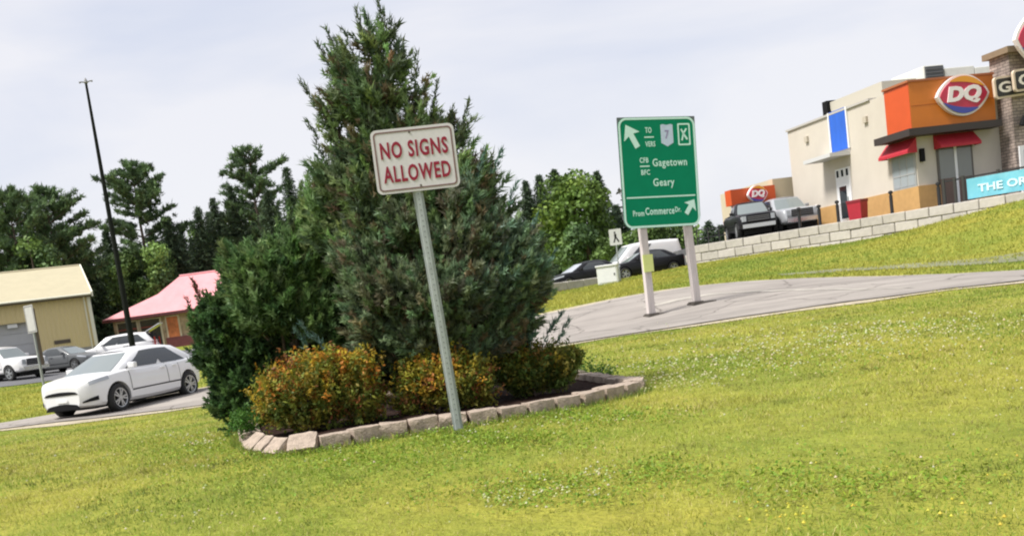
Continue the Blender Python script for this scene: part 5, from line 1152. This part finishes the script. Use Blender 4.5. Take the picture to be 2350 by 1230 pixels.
def wheel_parts(kind):
    if ('w', kind) in CACHE: return CACHE['w', kind]
    r = SPEC[kind]['wr']; wd = .21
    t = MB().lathe([(r*.66, -wd/2), (r*.90, -wd/2-.006), (r*.985, -wd/2+.03), (r, 0), (r*.985, wd/2-.03), (r*.90, wd/2+.006), (r*.66, wd/2)], 30, 'Y').mesh('wheel', True)
    m_ = MB(); m_.lathe([(r*.68, -wd/2-.002), (r*.62, -wd/2+.004), (r*.60, -wd/2+.07), (.001, -wd/2+.08)], 30, 'Y')
    for k in range(5):
        a = k*2*math.pi/5
        for da in (-.10, .10):
            P = [Vector((r*.12*math.cos(a+da*2.2), 0, r*.12*math.sin(a+da*2.2))), Vector((r*.64*math.cos(a+da*1.9), 0, r*.64*math.sin(a+da*1.9)))]
            d_ = (P[1]-P[0]).normalized(); sd_ = Vector((-d_.z, 0, d_.x))*r*.055
            V = [P[0]-sd_, P[0]+sd_, P[1]+sd_, P[1]-sd_]; m_.add([(v.x, -wd/2+.0, v.z) for v in V]+[(v.x, -wd/2+.03, v.z) for v in V], [(0, 1, 2, 3), (0, 4, 5, 1), (1, 5, 6, 2), (2, 6, 7, 3), (3, 7, 4, 0)])
    m_.lathe([(.001, -wd/2-.004), (r*.15, -wd/2-.002), (r*.17, -wd/2+.02)], 14, 'Y')
    dsc = MB().lathe([(r*.60, -wd/2+.062), (.001, -wd/2+.062)], 24, 'Y').mesh('brake', True)
    CACHE['w', kind] = (t, m_.mesh('rim', True), dsc); return CACHE['w', kind]
def vehicle(name, kind, pm, loc, heading, label, cat, group=None, glassm=None, wsm=None, hatch_up=False, badge=False, doors=True, anchor=None, dark_sides=None):
    sp = SPEC[kind]; L = sp['L']; W = sp['W']
    if anchor is not None:      # place so that a local point stands over the given spot
        a = Matrix.Rotation(heading, 3, 'Z') @ Vector(anchor); loc = Vector((loc[0]-a.x, loc[1]-a.y, loc[2]))
    r = empty(name, loc, heading, label, cat, group)
    body = mobj('body', tub_mesh(kind).copy(), pm, r)
    if ('gh', kind) not in CACHE: CACHE['gh', kind] = gh_mesh(sp)
    cab = mobj('cabin', CACHE['gh', kind].copy(), pm, r); S = gh_fn(sp); gm = glassm or car_glass; wsm = wsm or car_glass2
    patch(S, 'F', -.88, .88, .06, .93, .006, 12, 6).build('windscreen', wsm, r, smooth=True)
    if kind != 'van' and not hatch_up: patch(S, 'B', -.84, .84, .12, .90, .008, 10, 6).build('rear_window', gm, r, smooth=True)
    wins = sp['win']
    for s in 'LR':
        for i, (a0, a1) in enumerate(wins):
            sk = .0 if i else -.02
            patch(S, s, a0, a1, .10, .86, .007, 8, 6, skew=(.10 if i == 0 else (-.02 if i < len(wins)-1 else -.10))).build('side_window', gm, r, smooth=True)
    xs, G, ztc, zbc, hw = tub_grid(sp)
    def side(x, t, s, off=.004):
        fr = np.interp(-x, -xs, np.arange(len(xs))); i = min(int(fr), len(xs)-2); f = fr-i; zz = G[i, 4:9, 2]*(1-f)+G[i+1, 4:9, 2]*f; yy = G[i, 4:9, 1]*(1-f)+G[i+1, 4:9, 1]*f
        z = zz[0]+t*(zz[-1]-zz[0]); return (x, s*(np.interp(z, zz, yy)+off), z)
    xf = L/2-sp['fx']; xr = xf-sp['wb']; g = sp['gh']
    seam = mat('panel_gap', (.03, .03, .03), .8)
    xd0 = xf-sp['wr']*1.16-.06; xd1 = xr+sp['wr']*1.16-.02; xm = (g['xb']+g['xc'])/2-.05 if len(wins) > 1 else g['xb']-.55
    for s in (1, -1):
        segs = [(xd0, xm+.012), (xm-.012, xd1)] if len(wins) > 1 else [(xd0, xm+.012)]
        if not doors: segs = []
        for (a, b) in segs:
            V = []; na, nk = 10, 8
            for i in range(na+1):
                for j in range(nk+1): V.append(side(a+(b-a)*i/na, .02+.93*j/nk, s, .006))
            m_ = nk+1; dm = MB().add(V, [(i*m_+j, (i+1)*m_+j, (i+1)*m_+j+1, i*m_+j+1) for i in range(na) for j in range(nk)])
            db = []
            for i in range(na+1):
                for j in (0, nk): db.append(side(a+.014+(b-.028-a)*i/na, (-.005 if j == 0 else .965), s, .002))
            dr_ = dm.build('door', pm, r, smooth=True)
            q = side(b+.16, .80, s, .03); MB().box(q, (.17, .035, .03)).build('handle', pm, dr_, bevel=.008)
        for a in ([xd0+.008, xm, xd1-.008] if len(wins) > 1 else [xd0, xm]):
            if doors:
                V = []
                for j in range(9):
                    for dx in (-.009, .009): V.append(side(a+dx, j/8, s, .0045))
                MB().add(V, [(2*j, 2*j+1, 2*j+3, 2*j+2) for j in range(8)]).build('door_gap', seam, r)
        # mirror
        q = S('L' if s > 0 else 'R', .12, .12); mb = MB().box((q[0]-.05, q[1]+s*.13, q[2]+.05), (.12, .20, .14)); me = mb.mesh('mirror'); bev(me, .03); mobj('mirror', me, pm, r)
        # sill
        MB().add([side(x, t, s, o_) for x in (xd0, xd1) for t, o_ in ((-.12, -.01), (-.02, .012))], [(0, 1, 3, 2)]).build('sill', dark, r)
    # front: nose curve
    def nose(y, z):
        ay = abs(y); i = np.argmax(hw > ay) if (hw > ay).any() else 0; j0 = max(i-1, 0)
        x = xs[i] if i == 0 else np.interp(ay, [hw[j0], hw[i]], [xs[j0], xs[i]]); return x
    def front(nm, y0, y1, zfun, m_, off=.012, n_=14):
        V = []
        for i in range(n_+1):
            y = y0+(y1-y0)*i/n_; z0_, z1_ = zfun(i/n_); x = nose(y, 0)+off
            V += [(x, y, z0_), (x-(.03 if nm == 'lamp' else .0), y, z1_)]
        return MB().add(V, [(2*i, 2*i+2, 2*i+3, 2*i+1) for i in range(n_)]).build(nm, m_, r)
    zt0, zb0 = float(ztc[1]), float(zbc[0])
    if kind in ('hatch', 'sedan'):
        front('grille', -.50, .50, lambda t: (.56, .56+.085*math.sin(math.pi*t)**.35), dark, .012)
        front('lower_grille', -.50, .50, lambda t: (.22, .24+.12*math.sin(math.pi*t)**.3), dark, .014)
        for s in (1, -1):
            front('fog_intake', s*.56, s*.80, lambda t: (.34+.03*t, .37+.10*t), dark, .022, 6)
            V = []
            for i in range(9):
                x = 2.02*L/4.36-.50*i/8*L/4.36; q0_ = side(x, .70+.05*i/8, s, .012); q1_ = side(x, .93, s, .010); V += [q0_, q1_]
            MB().add(V, [(2*i, 2*i+2, 2*i+3, 2*i+1) for i in range(8)]).build('headlight', lamp_and_glare_m, r)
            q0_ = side(-L/2+.22, .60, s, .012); MB().add([side(-L/2+.34-.2*i/4, t, s, .012) for i in range(5) for t in (.55, .95)], [(2*i, 2*i+2, 2*i+3, 2*i+1) for i in range(4)]).build('tail_light', tail_m, r)
        front('number_plate', -.16, .16, lambda t: (.40, .50), white_p, .03, 4)
    elif kind == 'pickup':
        front('grille', -.56, .56, lambda t: (.74, 1.08), dark, .03); front('bumper', -.80, .80, lambda t: (.47, .66), chrome, .06)
        for z in (.82, .91, 1.0): front('grille_bar', -.54, .54, lambda t: (z-.012, z+.012), MATS['grey_metal'], .045)
        for s in (1, -1): front('headlight', s*.60, s*.82, lambda t: (.80, 1.06), lamp_and_glare_m, .03, 6)
        MB().bx(-2.7, -1.02, -.86, .86, 1.315, 1.345).build('bed_shade_sheet', dark, r)  # flat black sheet on the bed top, shade of the open bed as colour
        for s in (1, -1): MB().bx(-2.83, -2.78, s*.86-.09, s*.86+.09, .85, 1.2).build('tail_light', tail_m, r)
    else:
        front('grille', -.50, .50, lambda t: (.62, .82), dark, .025); front('lower_grille', -.56, .56, lambda t: (.36, .50), dark, .03)
        for s in (1, -1):
            front('headlight', s*.54, s*.82, lambda t: (.72+.06*t, .88+.06*t), lamp_and_glare_m, .025, 6)
            MB().bx(-L/2-.02, -L/2+.05, s*.78-.06, s*.78+.06, .8, 1.3).build('tail_light', tail_m, r)
    MB().bx(-L/2+.35, L/2-.35, -W*.33, W*.33, .17, .60).build('underbody', liner_m, r)
    tm, rm, bmk = wheel_parts(kind)
    for x in (xf, xr):
        for s in (1, -1):
            wh = mobj('wheel', tm, tyre_m, r, (x, s*(W/2-.115), sp['wr']), (0, 0, 0 if s < 0 else math.pi))
            mobj('rim', rm, rim_m, wh); mobj('brake', bmk, liner_m, wh)
    if hatch_up:
        p = patch(S, 'B', -.95, .95, .0, 1.0, .0, 6, 4); zr = g['zr']
        lid = MB().add([(g['xc'], -.62, zr+.02), (g['xc'], .62, zr+.02), (g['xc']-.85, .58, zr+.42), (g['xc']-.85, -.58, zr+.42), (g['xc'], -.62, zr+.07), (g['xc'], .62, zr+.07), (g['xc']-.85, .58, zr+.47), (g['xc']-.85, -.58, zr+.47)], [(0, 1, 2, 3), (4, 5, 6, 7), (0, 1, 5, 4), (1, 2, 6, 5), (2, 3, 7, 6), (3, 0, 4, 7)]).build('tailgate', pm, r)
        MB().add([(g['xc']-.1, -.5, zr+.045), (g['xc']-.1, .5, zr+.045), (g['xc']-.75, .48, zr+.34), (g['xc']-.75, -.48, zr+.34)], [(0, 1, 2, 3)]).build('tailgate_glass', gm, lid)
        MB().bx(g['xc']-.02, g['xd']-.0, -.6, .6, g['zb']+.05, zr-.06).build('open_boot', dark, r)
    if badge: lettering('', .1, .1, chrome, r, (0, 0, 0))
    return r
white_c = paint('white_car_paint', (.70, .70, .71)); white_c2 = paint('white_truck_paint', (.72, .71, .71)); grey_c = paint('dark_grey_paint', (.11, .115, .12)); black_c = paint('black_car_paint', (.012, .012, .014)); silver_c = paint('silver_paint', (.30, .31, .33))
def spot(px, py, Y):
    p = at(px, py, Y); return (p.x, p.y, gz(p.x, p.y)+.03)
fw = at(276, 944, 24.2)
vehicle('parked_car', 'hatch', white_c, (fw.x, fw.y, fw.z), R_(180+70), 'white five door hatchback on the road left of the dark shrub', 'car', anchor=(2.18-.90, .80, 0))
vehicle('pickup_truck', 'pickup', white_c2, spot(28, 878, 56), R_(-28), 'white pickup truck cut off by the left photo edge', 'truck', anchor=(1.8, -.9, 0), glassm=car_glass2)
vehicle('parked_car', 'sedan', grey_c, spot(160, 852, 60), R_(-24), 'dark grey sedan parked beside the white pickup truck at left', 'car')
vehicle('sport_utility_vehicle', 'suv', white_c2, spot(278, 848, 61), R_(180+8), 'white SUV with raised tailgate behind the white hatchback', 'car', hatch_up=True)
vehicle('delivery_van', 'van', white_c2, spot(1472, 624, 59.5), R_(180+14), 'white panel van behind the green sign posts', 'van')
vehicle('parked_car', 'sedan', black_c, spot(1480, 628, 56), R_(180+12), 'black sedan directly in front of the white van', 'car', doors=False)
vehicle('parked_car', 'sedan', black_c, spot(1343, 640, 56), R_(180+22), 'black sedan with bright windscreen left of the white van', 'car', doors=False, wsm=lamp_and_glare_m)  # windscreen's bright reflection is put into its pale lens colour
def lotspot(px, py, Y): p = at(px, py, Y); return (p.x, p.y, LOT+.004)
vehicle('pickup_truck', 'pickup', silver_c, lotspot(1798, 520, 54), R_(-86), 'silver pickup truck facing forward on the raised lot', 'truck')
vehicle('pickup_truck', 'pickup', black_c, lotspot(1722, 530, 54), R_(-95), 'black pickup truck left of the silver pickup on the raised lot', 'truck', doors=False)
vehicle('parked_car', 'suv', white_c2, lotspot(1903, 505, 54), R_(-78), 'white car between the silver pickup and the red bin', 'car', doors=False)
